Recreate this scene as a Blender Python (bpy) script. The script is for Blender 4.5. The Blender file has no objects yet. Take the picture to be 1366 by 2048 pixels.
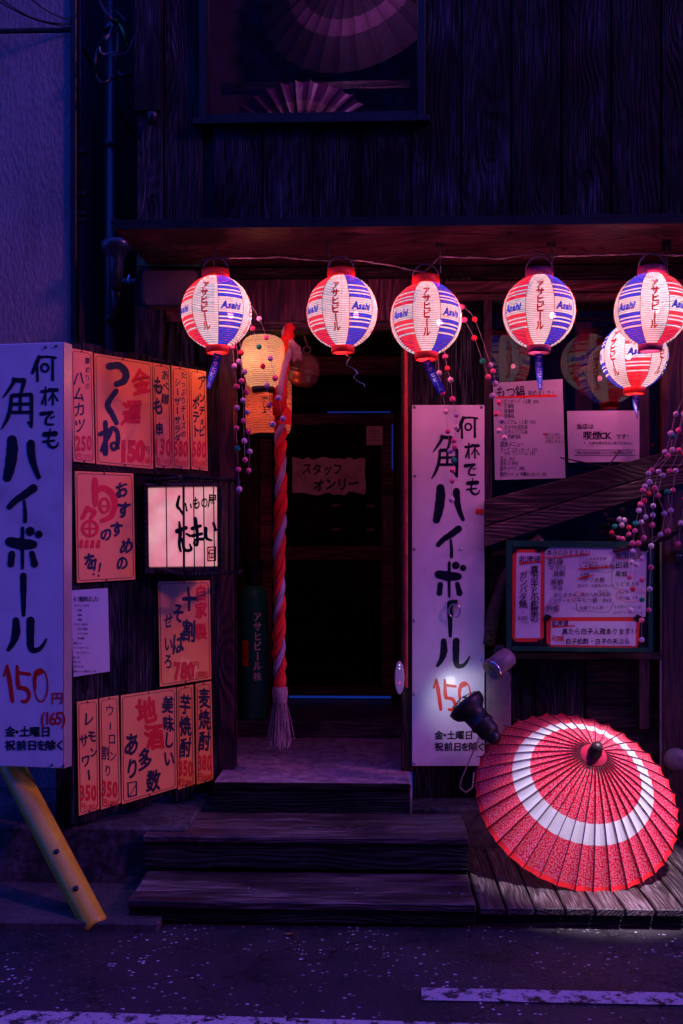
import bpy, bmesh, math, random
from mathutils import Vector, Matrix
random.seed(7)
sc = bpy.context.scene
COL = sc.collection
# ------------------------------------------------------------------ camera
CAMP = Vector((0, -5, 1.54)); YAW = math.radians(1.9); F = 2000.0; CU = 683.0; CV = 1088.0
cd = bpy.data.cameras.new('camera'); cam = bpy.data.objects.new('camera', cd); COL.objects.link(cam)
cam.location = CAMP; cam.rotation_euler = (math.radians(90), 0, YAW)
cd.sensor_fit = 'VERTICAL'; cd.sensor_height = 36; cd.lens = 36*F/2048; cd.shift_y = (CV-1024)/2048
cd.clip_start = .05; cd.clip_end = 300
sc.camera = cam
# ------------------------------------------------------------------ night sky, street light, exposure
W = bpy.data.worlds.new('World'); sc.world = W; W.use_nodes = True
bg = W.node_tree.nodes['Background']; bg.inputs[0].default_value = (.022, .052, .62, 1); bg.inputs[1].default_value = 2.25
sd = bpy.data.lights.new('street_light_glow', 'SUN'); so = bpy.data.objects.new('street_light_glow', sd); COL.objects.link(so)
sd.energy = .78; sd.color = (1.0, .20, .58); sd.angle = math.radians(6)
so.rotation_euler = Vector((-1.0, .42, -.62)).to_track_quat('-Z', 'Y').to_euler()
sc.view_settings.view_transform = 'Standard'; sc.view_settings.look = 'None'
sc.view_settings.exposure = 0.0; sc.view_settings.gamma = 1
sc.render.engine = 'CYCLES'; sc.cycles.use_denoising = True
sc.cycles.max_bounces = 6; sc.cycles.transparent_max_bounces = 24; sc.cycles.sample_clamp_indirect = 3.0
sc.cycles.caustics_reflective = False; sc.cycles.caustics_refractive = False
# ------------------------------------------------------------------ measuring helpers
CY, SY = math.cos(YAW), math.sin(YAW)
def ray(u, v):
    x, z = (u-CU)/F, -(v-CV)/F
    return Vector((x*CY-SY, x*SY+CY, z))
def P(u, v, Y=0.0):                       # the point of the plane y = Y seen at pixel u, v of the photograph
    d = ray(u, v); t = (Y-CAMP.y)/d.y
    return CAMP+d*t
class Plane:
    def __init__(s, p, n):
        s.p = p; s.n = n.normalized()
        if s.n.dot(CAMP-p) < 0: s.n = -s.n
    def __call__(s, u, v, off=0.0):
        d = ray(u, v); t = (s.p+s.n*off-CAMP).dot(s.n)/d.dot(s.n)
        return CAMP+d*t
def PY(Y): return Plane(Vector((0, Y, 0)), Vector((0, -1, 0)))
def Pv(a, b):                             # upright plane through two points
    d = b-a
    return Plane(a, Vector((d.y, -d.x, 0)))
# ------------------------------------------------------------------ materials
def nt(name):
    m = bpy.data.materials.new(name); m.use_nodes = True
    n = m.node_tree.nodes; l = m.node_tree.links
    return m, n, l, n['Principled BSDF']
def N(n, t, **k):
    x = n.new(t)
    for a, b in k.items():
        if a.startswith('i_'): x.inputs[int(a[2:])].default_value = b
        else: setattr(x, a, b)
    return x
def math_(n, l, op, a, b=None):
    x = n.new('ShaderNodeMath'); x.operation = op
    for i, q in enumerate((a, b)):
        if q is None: continue
        if hasattr(q, 'links'): l.new(q, x.inputs[i])
        else: x.inputs[i].default_value = q
    return x.outputs[0]
def ramp(n, l, fac, stops):
    r = n.new('ShaderNodeValToRGB'); e = r.color_ramp.elements
    while len(e) < len(stops): e.new(.5)
    for k, (p, c) in enumerate(stops): e[k].position = p; e[k].color = (*c, 1) if len(c) == 3 else c
    l.new(fac, r.inputs[0]); return r.outputs[0]
def plain(name, c, rough=.5, metal=0, var=.25, scale=30, bump=.15, spec=.5, coat=0, stain=None):
    m, n, l, b = nt(name)
    tc = N(n, 'ShaderNodeTexCoord'); no = N(n, 'ShaderNodeTexNoise'); no.inputs['Scale'].default_value = scale; no.inputs['Detail'].default_value = 6
    l.new(tc.outputs['Object'], no.inputs['Vector'])
    n2 = N(n, 'ShaderNodeTexNoise'); n2.inputs['Scale'].default_value = scale*.13; n2.inputs['Detail'].default_value = 5
    l.new(tc.outputs['Object'], n2.inputs['Vector'])
    f = math_(n, l, 'MULTIPLY', math_(n, l, 'ADD', no.outputs[0], n2.outputs[0]), .5)
    lo = tuple(x*(1-var) for x in c); hi = tuple(min(1, x*(1+var)) for x in c)
    st = [(.35, lo), (.65, hi)]
    if stain: st = [(.33, stain), (.43, lo), (.68, hi)]
    l.new(ramp(n, l, f, st), b.inputs['Base Color'])
    b.inputs['Roughness'].default_value = rough; b.inputs['Metallic'].default_value = metal
    b.inputs['Specular IOR Level'].default_value = spec
    if coat: b.inputs['Coat Weight'].default_value = coat
    if bump:
        bp = N(n, 'ShaderNodeBump'); bp.inputs['Strength'].default_value = bump; bp.inputs['Distance'].default_value = .004
        l.new(no.outputs[0], bp.inputs['Height']); l.new(bp.outputs[0], b.inputs['Normal'])
    return m
def wood(name, dark, light, axis='Z', wear=.5, rough=.55, board=.24, wearc=None, bump=.6, spec=.5, ringf=150.):
    """weathered softwood: long grain bent round knots, pale worn streaks; every board gets its own piece of the pattern"""
    m, n, l, b = nt(name)
    tc = N(n, 'ShaderNodeTexCoord'); oi = N(n, 'ShaderNodeObjectInfo')
    off = N(n, 'ShaderNodeCombineXYZ')
    for k, q in enumerate((37., 53., 91.)): l.new(math_(n, l, 'MULTIPLY', oi.outputs['Random'], q), off.inputs[k])
    va = N(n, 'ShaderNodeVectorMath', operation='ADD'); l.new(tc.outputs['Object'], va.inputs[0]); l.new(off.outputs[0], va.inputs[1])
    mp = N(n, 'ShaderNodeMapping')
    if axis == 'X': mp.inputs['Rotation'].default_value = (0, math.radians(90), 0)
    if axis == 'Y': mp.inputs['Rotation'].default_value = (math.radians(90), 0, 0)
    l.new(va.outputs[0], mp.inputs[0])
    def stretched(sc_):
        q = N(n, 'ShaderNodeMapping'); q.inputs['Scale'].default_value = sc_; l.new(mp.outputs[0], q.inputs[0]); return q.outputs[0]
    def noise(vec, s, d=4):
        q = N(n, 'ShaderNodeTexNoise'); q.inputs['Scale'].default_value = s; q.inputs['Detail'].default_value = d; l.new(vec, q.inputs['Vector']); return q.outputs[0]
    vo = N(n, 'ShaderNodeTexVoronoi'); vo.inputs['Scale'].default_value = 1.0
    l.new(stretched((1/board, 1/board, 1.5)), vo.inputs['Vector'])
    kd = vo.outputs['Distance']
    kn = math_(n, l, 'POWER', math_(n, l, 'SUBTRACT', 1.0, math_(n, l, 'MINIMUM', kd, 1.0)), 4.0)
    big = noise(stretched((2.2, 2.2, .5)), 2.0, 2)
    sx = N(n, 'ShaderNodeSeparateXYZ'); l.new(mp.outputs[0], sx.inputs[0])
    xx = math_(n, l, 'ADD', sx.outputs[0], sx.outputs[1])
    ph = math_(n, l, 'ADD', math_(n, l, 'MULTIPLY', xx, ringf), math_(n, l, 'ADD', math_(n, l, 'MULTIPLY', big, 75.), math_(n, l, 'MULTIPLY', kn, 34.)))
    ring = math_(n, l, 'ADD', math_(n, l, 'MULTIPLY', math_(n, l, 'SINE', ph), .5), .5)
    fib = noise(stretched((90, 90, 2.5)), 2.2, 4)
    blot = noise(stretched((1, 1, .55)), 5.0, 6)
    g = math_(n, l, 'ADD', math_(n, l, 'MULTIPLY', ring, .20), math_(n, l, 'MULTIPLY', fib, .80))
    g2 = math_(n, l, 'MULTIPLY', math_(n, l, 'MULTIPLY', g, math_(n, l, 'ADD', blot, .45)), math_(n, l, 'ADD', math_(n, l, 'MULTIPLY', oi.outputs['Random'], .45), .75))
    knot = math_(n, l, 'LESS_THAN', kd, .10)
    col = ramp(n, l, g2, [(.22, tuple(x*.4 for x in dark)), (.45, dark), (.72, light)])
    wm = math_(n, l, 'MULTIPLY', ramp(n, l, fib, [(.56-.08*wear, (0, 0, 0)), (.72, (1, 1, 1))]), ramp(n, l, blot, [(.56-.16*wear, (0, 0, 0)), (.70, (1, 1, 1))]))
    mx = N(n, 'ShaderNodeMixRGB'); l.new(math_(n, l, 'MULTIPLY', wm, min(1, .35+wear*.6)), mx.inputs[0]); l.new(col, mx.inputs[1])
    wc = wearc or tuple(min(.5, x*3.2+.02) for x in light); mx.inputs[2].default_value = (*wc, 1)
    mk = N(n, 'ShaderNodeMixRGB'); l.new(math_(n, l, 'MULTIPLY', knot, .75), mk.inputs[0]); l.new(mx.outputs[0], mk.inputs[1]); mk.inputs[2].default_value = (*(x*.35 for x in dark), 1)
    l.new(mk.outputs[0], b.inputs['Base Color'])
    l.new(math_(n, l, 'ADD', math_(n, l, 'MULTIPLY', g, .3), rough-.15), b.inputs['Roughness'])
    b.inputs['Specular IOR Level'].default_value = spec
    bp = N(n, 'ShaderNodeBump'); bp.inputs['Strength'].default_value = bump; bp.inputs['Distance'].default_value = .006
    l.new(math_(n, l, 'ADD', math_(n, l, 'ADD', ring, math_(n, l, 'MULTIPLY', fib, 2.0)), math_(n, l, 'MULTIPLY', knot, -1.)), bp.inputs['Height']); l.new(bp.outputs[0], b.inputs['Normal'])
    return m
def glow(name, c, s):
    m, n, l, b = nt(name); b.inputs['Base Color'].default_value = (*c, 1); b.inputs['Emission Color'].default_value = (*c, 1); b.inputs['Emission Strength'].default_value = s
    return m
M = {}
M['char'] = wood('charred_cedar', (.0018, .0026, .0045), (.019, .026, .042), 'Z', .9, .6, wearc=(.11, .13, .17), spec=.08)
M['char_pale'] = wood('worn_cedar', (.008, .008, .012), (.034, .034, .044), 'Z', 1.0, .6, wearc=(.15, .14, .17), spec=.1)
M['charx'] = wood('charred_cedar_cross', (.007, .004, .006), (.034, .020, .026), 'X', .5, .5, spec=.15)
M['red_wood'] = wood('stained_wood', (.03, .009, .013), (.10, .028, .036), 'X', .3, .42)
M['red_woodz'] = wood('stained_wood_upright', (.032, .010, .014), (.10, .032, .042), 'Z', .35, .45)
M['deck'] = wood('deck_wood', (.035, .024, .028), (.12, .085, .095), 'Y', .8, .45, board=.12, wearc=(.30, .24, .28), bump=.4, ringf=260, spec=.35)
M['step'] = wood('step_wood', (.034, .022, .027), (.14, .095, .11), 'X', 1.0, .38, wearc=(.40, .31, .35), bump=.4, ringf=300, spec=.4)
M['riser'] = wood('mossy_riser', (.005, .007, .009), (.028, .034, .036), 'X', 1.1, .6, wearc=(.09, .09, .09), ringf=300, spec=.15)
M['log'] = wood('driftwood_beam', (.03, .018, .02), (.12, .075, .075), 'X', .7, .5, board=.4, wearc=(.33, .26, .26), ringf=260, bump=.4, spec=.3)
M['black'] = plain('black_paint', (.008, .008, .01), .45)
M['inkblack'] = plain('black_brush_ink', (.006, .006, .022), .4, var=.1, bump=0)
M['inkred'] = plain('red_brush_ink', (.72, .012, .012), .4, var=.08, bump=0)
M['penblack'] = plain('marker_ink', (.012, .01, .02), .5, var=.1, bump=0)
M['plate'] = plain('white_enamel_plate', (.70, .74, .82), .32, var=.08, scale=9, bump=.03, coat=.2, stain=(.50, .50, .56))
M['platex'] = plain('aluminium_trim', (.62, .56, .56), .35, metal=.6, var=.08, bump=.03)
M['menu'] = plain('yellow_menu_plate', (.95, .34, .065), .3, var=.16, scale=3.5, bump=.02, coat=.25)
M['menu2'] = plain('faded_menu_plate', (.94, .36, .11), .3, var=.16, scale=3.5, bump=.02, coat=.25)
M['border'] = plain('brown_border_line', (.10, .02, .02), .5, var=.1, bump=0)
M['paper'] = plain('white_paper', (.70, .68, .76), .7, var=.04, scale=20, bump=.05)
M['paperlam'] = plain('laminated_paper', (.40, .44, .56), .22, var=.04, scale=10, bump=.03, coat=.6)
M['vermil'] = plain('vermilion_paper', (.85, .05, .03), .6, var=.06, bump=.03)
M['green'] = plain('green_frame', (.012, .09, .05), .35, bump=.05)
M['metal'] = plain('dark_iron', (.05, .05, .055), .4, metal=.8)
M['steel'] = plain('bright_steel', (.6, .6, .62), .25, metal=1)
M['wire'] = plain('thin_wire', (.3, .25, .26), .4, metal=.5)
M['cable'] = plain('black_cable', (.012, .012, .016), .45)
M['cablegreen'] = plain('green_cable', (.03, .5, .06), .45)
M['cablewhite'] = plain('pale_cable', (.35, .33, .36), .45)
M['pipe'] = plain('painted_downpipe', (.020, .035, .045), .3, spec=.6, bump=.08)
M['bronze'] = plain('old_bronze', (.20, .10, .075), .33, metal=.6, var=.5, scale=18, bump=.2)
M['redcloth'] = plain('red_cotton', (.75, .03, .018), .8, bump=.4, scale=120, var=.2)
M['greycloth'] = plain('mauve_cotton', (.42, .30, .40), .8, bump=.4, scale=120, var=.2)
M['straw'] = plain('frayed_cotton', (.40, .25, .27), .8, var=.4, scale=60, bump=.2)
M['cyl'] = plain('green_cylinder_paint', (.014, .22, .13), .25, var=.2, scale=12, bump=.04, coat=.3)
M['yellow'] = plain('yellow_plastic', (.58, .42, .03), .3, var=.14, scale=18, bump=.1)
M['concrete'] = plain('stained_concrete', (.065, .065, .075), .85, var=.7, scale=34, bump=.9, stain=(.006, .006, .008))
M['curb'] = plain('gutter_concrete', (.055, .05, .055), .8, var=.5, scale=40, bump=.6, stain=(.012, .012, .014))
M['mat'] = plain('speckled_stone_floor', (.32, .25, .31), .7, var=.75, scale=160, bump=.6)
M['plaster'] = plain('ribbed_plaster', (.26, .26, .28), .85, var=.10, scale=22, bump=.5)
M['plastic'] = plain('grey_plastic', (.18, .15, .17), .45, bump=.05)
M['boxpl'] = plain('grey_painted_box', (.07, .055, .065), .45, var=.4, scale=12, bump=.05)
M['doorw'] = wood('door_rail_wood', (.07, .022, .03), (.22, .07, .09), 'X', .5, .4)
M['hubred'] = plain('dark_red_hub_paper', (.30, .004, .03), .6, var=.2, bump=.1)
M['whitepl'] = plain('white_plastic', (.65, .62, .68), .35, bump=.03, var=.04)
M['bamboo'] = plain('red_bamboo', (.45, .05, .03), .35, var=.2, bump=.05)
M['blueink'] = plain('blue_ribbon', (.02, .05, .50), .5, bump=.1)
M['whiteink'] = plain('white_print', (.75, .72, .75), .5, bump=0, var=.05)
M['pink'] = plain('pink_felt', (.85, .16, .32), .9, bump=.6, scale=260, var=.15)
M['lav'] = plain('lavender_felt', (.58, .45, .66), .9, bump=.6, scale=260, var=.15)
M['wht'] = plain('white_felt', (.8, .66, .70), .9, bump=.6, scale=260, var=.12)
M['grn'] = plain('green_felt', (.02, .42, .22), .9, bump=.6, scale=260, var=.15)
M['redfelt'] = plain('red_felt', (.80, .05, .08), .9, bump=.6, scale=260, var=.15)
M['curtain'] = plain('dark_cloth', (.02, .012, .02), .8)
M['roomwall'] = plain('dim_room_wall', (.10, .05, .09), .7, var=.5, scale=6)
M['leaf'] = plain('dead_leaf', (.45, .14, .05), .6)
M['blueglow'] = glow('door_gap_light', (.02, .08, .8), .2)
M['bulb'] = glow('hot_bulb', (1, .85, .8), 16)
M['lens'] = glow('floodlight_lens', (.9, .9, 1.0), 2.5)
M['redled'] = glow('red_indicator', (1, .02, .1), 2.0)
M['bluled'] = glow('pale_indicator', (.6, .7, 1), 1.5)
def m_plaster():
    m, n, l, b = nt('rough_render'); tc = N(n, 'ShaderNodeTexCoord')
    mp = N(n, 'ShaderNodeMapping'); mp.inputs['Scale'].default_value = (1, 1, .35); l.new(tc.outputs['Object'], mp.inputs[0])
    a = N(n, 'ShaderNodeTexNoise'); a.inputs['Scale'].default_value = 75; a.inputs['Detail'].default_value = 5; l.new(mp.outputs[0], a.inputs['Vector'])
    c = N(n, 'ShaderNodeTexNoise'); c.inputs['Scale'].default_value = 1.8; c.inputs['Detail'].default_value = 6; l.new(tc.outputs['Object'], c.inputs['Vector'])
    st_ = N(n, 'ShaderNodeTexNoise'); st_.inputs['Scale'].default_value = 6; st_.inputs['Detail'].default_value = 5; m2_ = N(n, 'ShaderNodeMapping'); m2_.inputs['Scale'].default_value = (1, 1, .07); l.new(tc.outputs['Object'], m2_.inputs[0]); l.new(m2_.outputs[0], st_.inputs['Vector'])
    l.new(ramp(n, l, math_(n, l, 'ADD', math_(n, l, 'ADD', math_(n, l, 'MULTIPLY', c.outputs[0], .35), math_(n, l, 'MULTIPLY', st_.outputs[0], .4)), math_(n, l, 'MULTIPLY', a.outputs[0], .25)), [(.36, (.11, .115, .15)), (.6, (.27, .27, .30))]), b.inputs['Base Color'])
    b.inputs['Roughness'].default_value = .85
    bp = N(n, 'ShaderNodeBump'); bp.inputs['Strength'].default_value = .9; bp.inputs['Distance'].default_value = .012
    l.new(a.outputs[0], bp.inputs['Height']); l.new(bp.outputs[0], b.inputs['Normal']); return m
M['plaster'] = m_plaster()
def m_asphalt(name, paint=False):
    m, n, l, b = nt(name); tc = N(n, 'ShaderNodeTexCoord')
    v = N(n, 'ShaderNodeTexVoronoi'); v.inputs['Scale'].default_value = 120; l.new(tc.outputs['Object'], v.inputs['Vector'])
    v2 = N(n, 'ShaderNodeTexVoronoi'); v2.inputs['Scale'].default_value = 84; _q = N(n, 'ShaderNodeMapping'); _q.inputs['Scale'].default_value = (.7, 1, 1); l.new(tc.outputs['Object'], _q.inputs[0]); l.new(_q.outputs[0], v2.inputs['Vector'])
    a = N(n, 'ShaderNodeTexNoise'); a.inputs['Scale'].default_value = 300; a.inputs['Detail'].default_value = 3; l.new(tc.outputs['Object'], a.inputs['Vector'])
    c = N(n, 'ShaderNodeTexNoise'); c.inputs['Scale'].default_value = 3; c.inputs['Detail'].default_value = 7; l.new(tc.outputs['Object'], c.inputs['Vector'])
    base = ramp(n, l, math_(n, l, 'ADD', math_(n, l, 'MULTIPLY', a.outputs[0], .5), math_(n, l, 'MULTIPLY', c.outputs[0], .5)), [(.38, (.006, .006, .008)), (.66, (.050, .042, .048))])
    sp = N(n, 'ShaderNodeSeparateColor'); l.new(v2.outputs['Color'], sp.inputs[0])
    fl = math_(n, l, 'MULTIPLY', math_(n, l, 'GREATER_THAN', sp.outputs[0], .92), math_(n, l, 'LESS_THAN', v2.outputs['Distance'], .42))
    cl = ramp(n, l, c.outputs[0], [(.47, (.12, .12, .12)), (.56, (1, 1, 1))])
    mx = N(n, 'ShaderNodeMixRGB'); l.new(math_(n, l, 'MULTIPLY', fl, cl), mx.inputs[0]); l.new(base, mx.inputs[1]); mx.inputs[2].default_value = (.60, .56, .60, 1)
    ve = N(n, 'ShaderNodeTexVoronoi'); ve.feature = 'DISTANCE_TO_EDGE'; ve.inputs['Scale'].default_value = 1.3
    dn = N(n, 'ShaderNodeTexNoise'); dn.inputs['Scale'].default_value = 5; dn.inputs['Detail'].default_value = 7; l.new(tc.outputs['Object'], dn.inputs['Vector'])
    dv = N(n, 'ShaderNodeVectorMath', operation='MULTIPLY_ADD'); l.new(dn.outputs['Color'], dv.inputs[0]); dv.inputs[1].default_value = (.5, .5, .5); l.new(tc.outputs['Object'], dv.inputs[2]); l.new(dv.outputs[0], ve.inputs['Vector'])
    ck = N(n, 'ShaderNodeMixRGB'); ck.blend_type = 'MULTIPLY'; ck.inputs[0].default_value = 1; l.new(mx.outputs[0], ck.inputs[1]); l.new(ramp(n, l, ve.outputs['Distance'], [(.004, (.12, .12, .12)), (.012, (1, 1, 1))]), ck.inputs[2])
    out = ck.outputs[0]
    if paint:
        q = N(n, 'ShaderNodeTexNoise'); q.inputs['Scale'].default_value = 16; q.inputs['Detail'].default_value = 9; q.inputs['Roughness'].default_value = .7; l.new(tc.outputs['Object'], q.inputs['Vector'])
        p = N(n, 'ShaderNodeMixRGB'); l.new(ramp(n, l, q.outputs[0], [(.44, (0, 0, 0)), (.50, (1, 1, 1))]), p.inputs[0]); l.new(out, p.inputs[1])
        l.new(ramp(n, l, a.outputs[0], [(.3, (.36, .35, .37)), (.7, (.55, .54, .56))]), p.inputs[2]); out = p.outputs[0]
    l.new(out, b.inputs['Base Color']); b.inputs['Roughness'].default_value = .48
    bp = N(n, 'ShaderNodeBump'); bp.inputs['Strength'].default_value = .8; bp.inputs['Distance'].default_value = .004
    l.new(math_(n, l, 'ADD', v.outputs['Distance'], a.outputs[0]), bp.inputs['Height']); l.new(bp.outputs[0], b.inputs['Normal']); return m
M['asphalt'] = m_asphalt('asphalt'); M['roadpaint'] = m_asphalt('worn_road_paint', True)
def m_glass(name, tint=(.75, .75, .8)):
    m, n, l, b = nt(name); n.remove(b); o = n['Material Output']
    t = N(n, 'ShaderNodeBsdfTransparent'); t.inputs[0].default_value = (*tint, 1)
    g = N(n, 'ShaderNodeBsdfGlossy'); g.inputs['Roughness'].default_value = .015
    fr = N(n, 'ShaderNodeFresnel'); fr.inputs[0].default_value = 1.75
    mx = N(n, 'ShaderNodeMixShader'); l.new(fr.outputs[0], mx.inputs[0]); l.new(t.outputs[0], mx.inputs[1]); l.new(g.outputs[0], mx.inputs[2]); l.new(mx.outputs[0], o.inputs[0]); return m
M['glass'] = m_glass('window_glass'); M['acryl'] = m_glass('clear_acrylic', (.9, .9, .9))
def m_lampshade(name, c, dens=.6, trans=.45, tint=(1, .19, .38), em=.0, streak=True):
    """paper over a bulb: part of the light is scattered, part goes straight through"""
    m, n, l, b = nt(name); n.remove(b); o = n['Material Output']
    tr = N(n, 'ShaderNodeBsdfTranslucent'); di = N(n, 'ShaderNodeBsdfDiffuse'); tp = N(n, 'ShaderNodeBsdfTransparent'); e = N(n, 'ShaderNodeEmission')
    tc = N(n, 'ShaderNodeTexCoord'); no = N(n, 'ShaderNodeTexNoise'); no.inputs['Scale'].default_value = 28; no.inputs['Detail'].default_value = 5; l.new(tc.outputs['Object'], no.inputs['Vector'])
    col = ramp(n, l, no.outputs[0], [(.3, tuple(x*.82 for x in c)), (.7, c)])
    l.new(col, tr.inputs[0]); l.new(col, di.inputs[0]); tp.inputs[0].default_value = (*tint, 1)
    l.new(col, e.inputs[0]); e.inputs[1].default_value = em
    m1 = N(n, 'ShaderNodeMixShader'); m1.inputs[0].default_value = dens; l.new(di.outputs[0], m1.inputs[1]); l.new(tr.outputs[0], m1.inputs[2])
    m2 = N(n, 'ShaderNodeMixShader'); m2.inputs[0].default_value = trans; l.new(m1.outputs[0], m2.inputs[1]); l.new(tp.outputs[0], m2.inputs[2])
    ad = N(n, 'ShaderNodeAddShader'); l.new(m2.outputs[0], ad.inputs[0]); l.new(e.outputs[0], ad.inputs[1]); l.new(ad.outputs[0], o.inputs[0]); return m
M['lw'] = m_lampshade('lantern_paper_white', (.15, .12, .13), em=2.7)
M['lr'] = m_lampshade('lantern_paper_red', (.14, .002, .003), em=4.2, trans=.3)
M['lb'] = m_lampshade('lantern_paper_blue', (.001, .005, .10), em=3.0, trans=.02)
M['lrib'] = m_lampshade('lantern_rib', (.025, .012, .02), em=.3)
M['lcap'] = plain('red_plastic_ring', (.75, .015, .015), .35, var=.05, bump=0)
_b = M['lcap'].node_tree.nodes['Principled BSDF']; _b.inputs['Emission Color'].default_value = (.9, .02, .01, 1); _b.inputs['Emission Strength'].default_value = .08
M['lcapb'] = plain('mauve_plastic_ring', (.30, .03, .10), .35, var=.05, bump=0)
M['cw'] = m_lampshade('cream_paper', (.40, .26, .16), trans=.3, tint=(1, .4, .2), em=.55)
M['co'] = m_lampshade('orange_paper', (.26, .05, .03), trans=.25, tint=(1, .2, .15), em=.6)
M['linkr'] = plain('lantern_red_print', (.55, .004, .01), .6, var=.05, bump=0)
_b = M['linkr'].node_tree.nodes['Principled BSDF']; _b.inputs['Emission Color'].default_value = (.8, .01, .02, 1); _b.inputs['Emission Strength'].default_value = .35
M['linkb'] = plain('lantern_blue_print', (.01, .02, .35), .6, var=.05, bump=0)
_b = M['linkb'].node_tree.nodes['Principled BSDF']; _b.inputs['Emission Color'].default_value = (.01, .02, .45, 1); _b.inputs['Emission Strength'].default_value = .6
def m_box():
    m, n, l, b = nt('lit_sign_acrylic'); tc = N(n, 'ShaderNodeTexCoord')
    no = N(n, 'ShaderNodeTexNoise'); no.inputs['Scale'].default_value = 7; l.new(tc.outputs['Object'], no.inputs['Vector'])
    col = ramp(n, l, no.outputs[0], [(.3, (.80, .20, .27)), (.7, (1, .50, .47))])
    l.new(col, b.inputs['Base Color']); l.new(col, b.inputs['Emission Color']); b.inputs['Emission Strength'].default_value = .66; b.inputs['Roughness'].default_value = .35; return m
M['boxlit'] = m_box()
def m_wagasa(name, plain_white=False, dens=.5, scale=62, red=(.84, .002, .045), wht=(.85, .42, .54)):
    m, n, l, b = nt(name); n.remove(b); o = n['Material Output']
    uv = N(n, 'ShaderNodeUVMap')
    v = N(n, 'ShaderNodeTexVoronoi'); v.voronoi_dimensions = '2D'; v.inputs['Scale'].default_value = scale; v.inputs['Randomness'].default_value = .8; l.new(uv.outputs[0], v.inputs['Vector'])
    sb = N(n, 'ShaderNodeVectorMath', operation='SUBTRACT')
    q = N(n, 'ShaderNodeVectorMath', operation='SCALE'); q.inputs['Scale'].default_value = 1.0
    l.new(uv.outputs[0], sb.inputs[0]); l.new(v.outputs['Position'], sb.inputs[1])
    sp = N(n, 'ShaderNodeSeparateXYZ'); l.new(sb.outputs[0], sp.inputs[0])
    an = math_(n, l, 'ARCTAN2', sp.outputs[1], sp.outputs[0])
    pet = math_(n, l, 'ABSOLUTE', math_(n, l, 'SINE', math_(n, l, 'MULTIPLY', an, 2.5)))
    d = v.outputs['Distance']
    inside = math_(n, l, 'LESS_THAN', d, math_(n, l, 'ADD', math_(n, l, 'MULTIPLY', pet, .32), .08))
    notc = math_(n, l, 'GREATER_THAN', d, .10)
    f = math_(n, l, 'MULTIPLY', math_(n, l, 'MULTIPLY', inside, notc), math_(n, l, 'GREATER_THAN', pet, .42))
    mx = N(n, 'ShaderNodeMixRGB'); l.new(f, mx.inputs[0]); mx.inputs[1].default_value = (*red, 1); mx.inputs[2].default_value = (*wht, 1)
    if plain_white: mx.inputs[1].default_value = mx.inputs[2].default_value = (.80, .86, .90, 1)
    tr = N(n, 'ShaderNodeBsdfTranslucent'); di = N(n, 'ShaderNodeBsdfDiffuse'); gl = N(n, 'ShaderNodeBsdfGlossy'); gl.inputs['Roughness'].default_value = .4
    l.new(mx.outputs[0], tr.inputs[0]); l.new(mx.outputs[0], di.inputs[0])
    m1 = N(n, 'ShaderNodeMixShader'); m1.inputs[0].default_value = dens; l.new(di.outputs[0], m1.inputs[1]); l.new(tr.outputs[0], m1.inputs[2])
    m2 = N(n, 'ShaderNodeMixShader'); m2.inputs[0].default_value = .04; l.new(m1.outputs[0], m2.inputs[1]); l.new(gl.outputs[0], m2.inputs[2]); l.new(m2.outputs[0], o.inputs[0]); return m
M['wr'] = m_wagasa('red_flowered_paper'); M['ww'] = m_wagasa('white_paper_band', True)
M['pr'] = m_wagasa('purple_flowered_paper', red=(.25, .02, .25), wht=(.55, .2, .55)); M['pw'] = m_wagasa('pale_paper_band', False, red=(.80, .45, .45), wht=(.80, .5, .5))
M['wedge'] = plain('red_edge_paper', (.80, .01, .02), .6, bump=.1)
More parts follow.
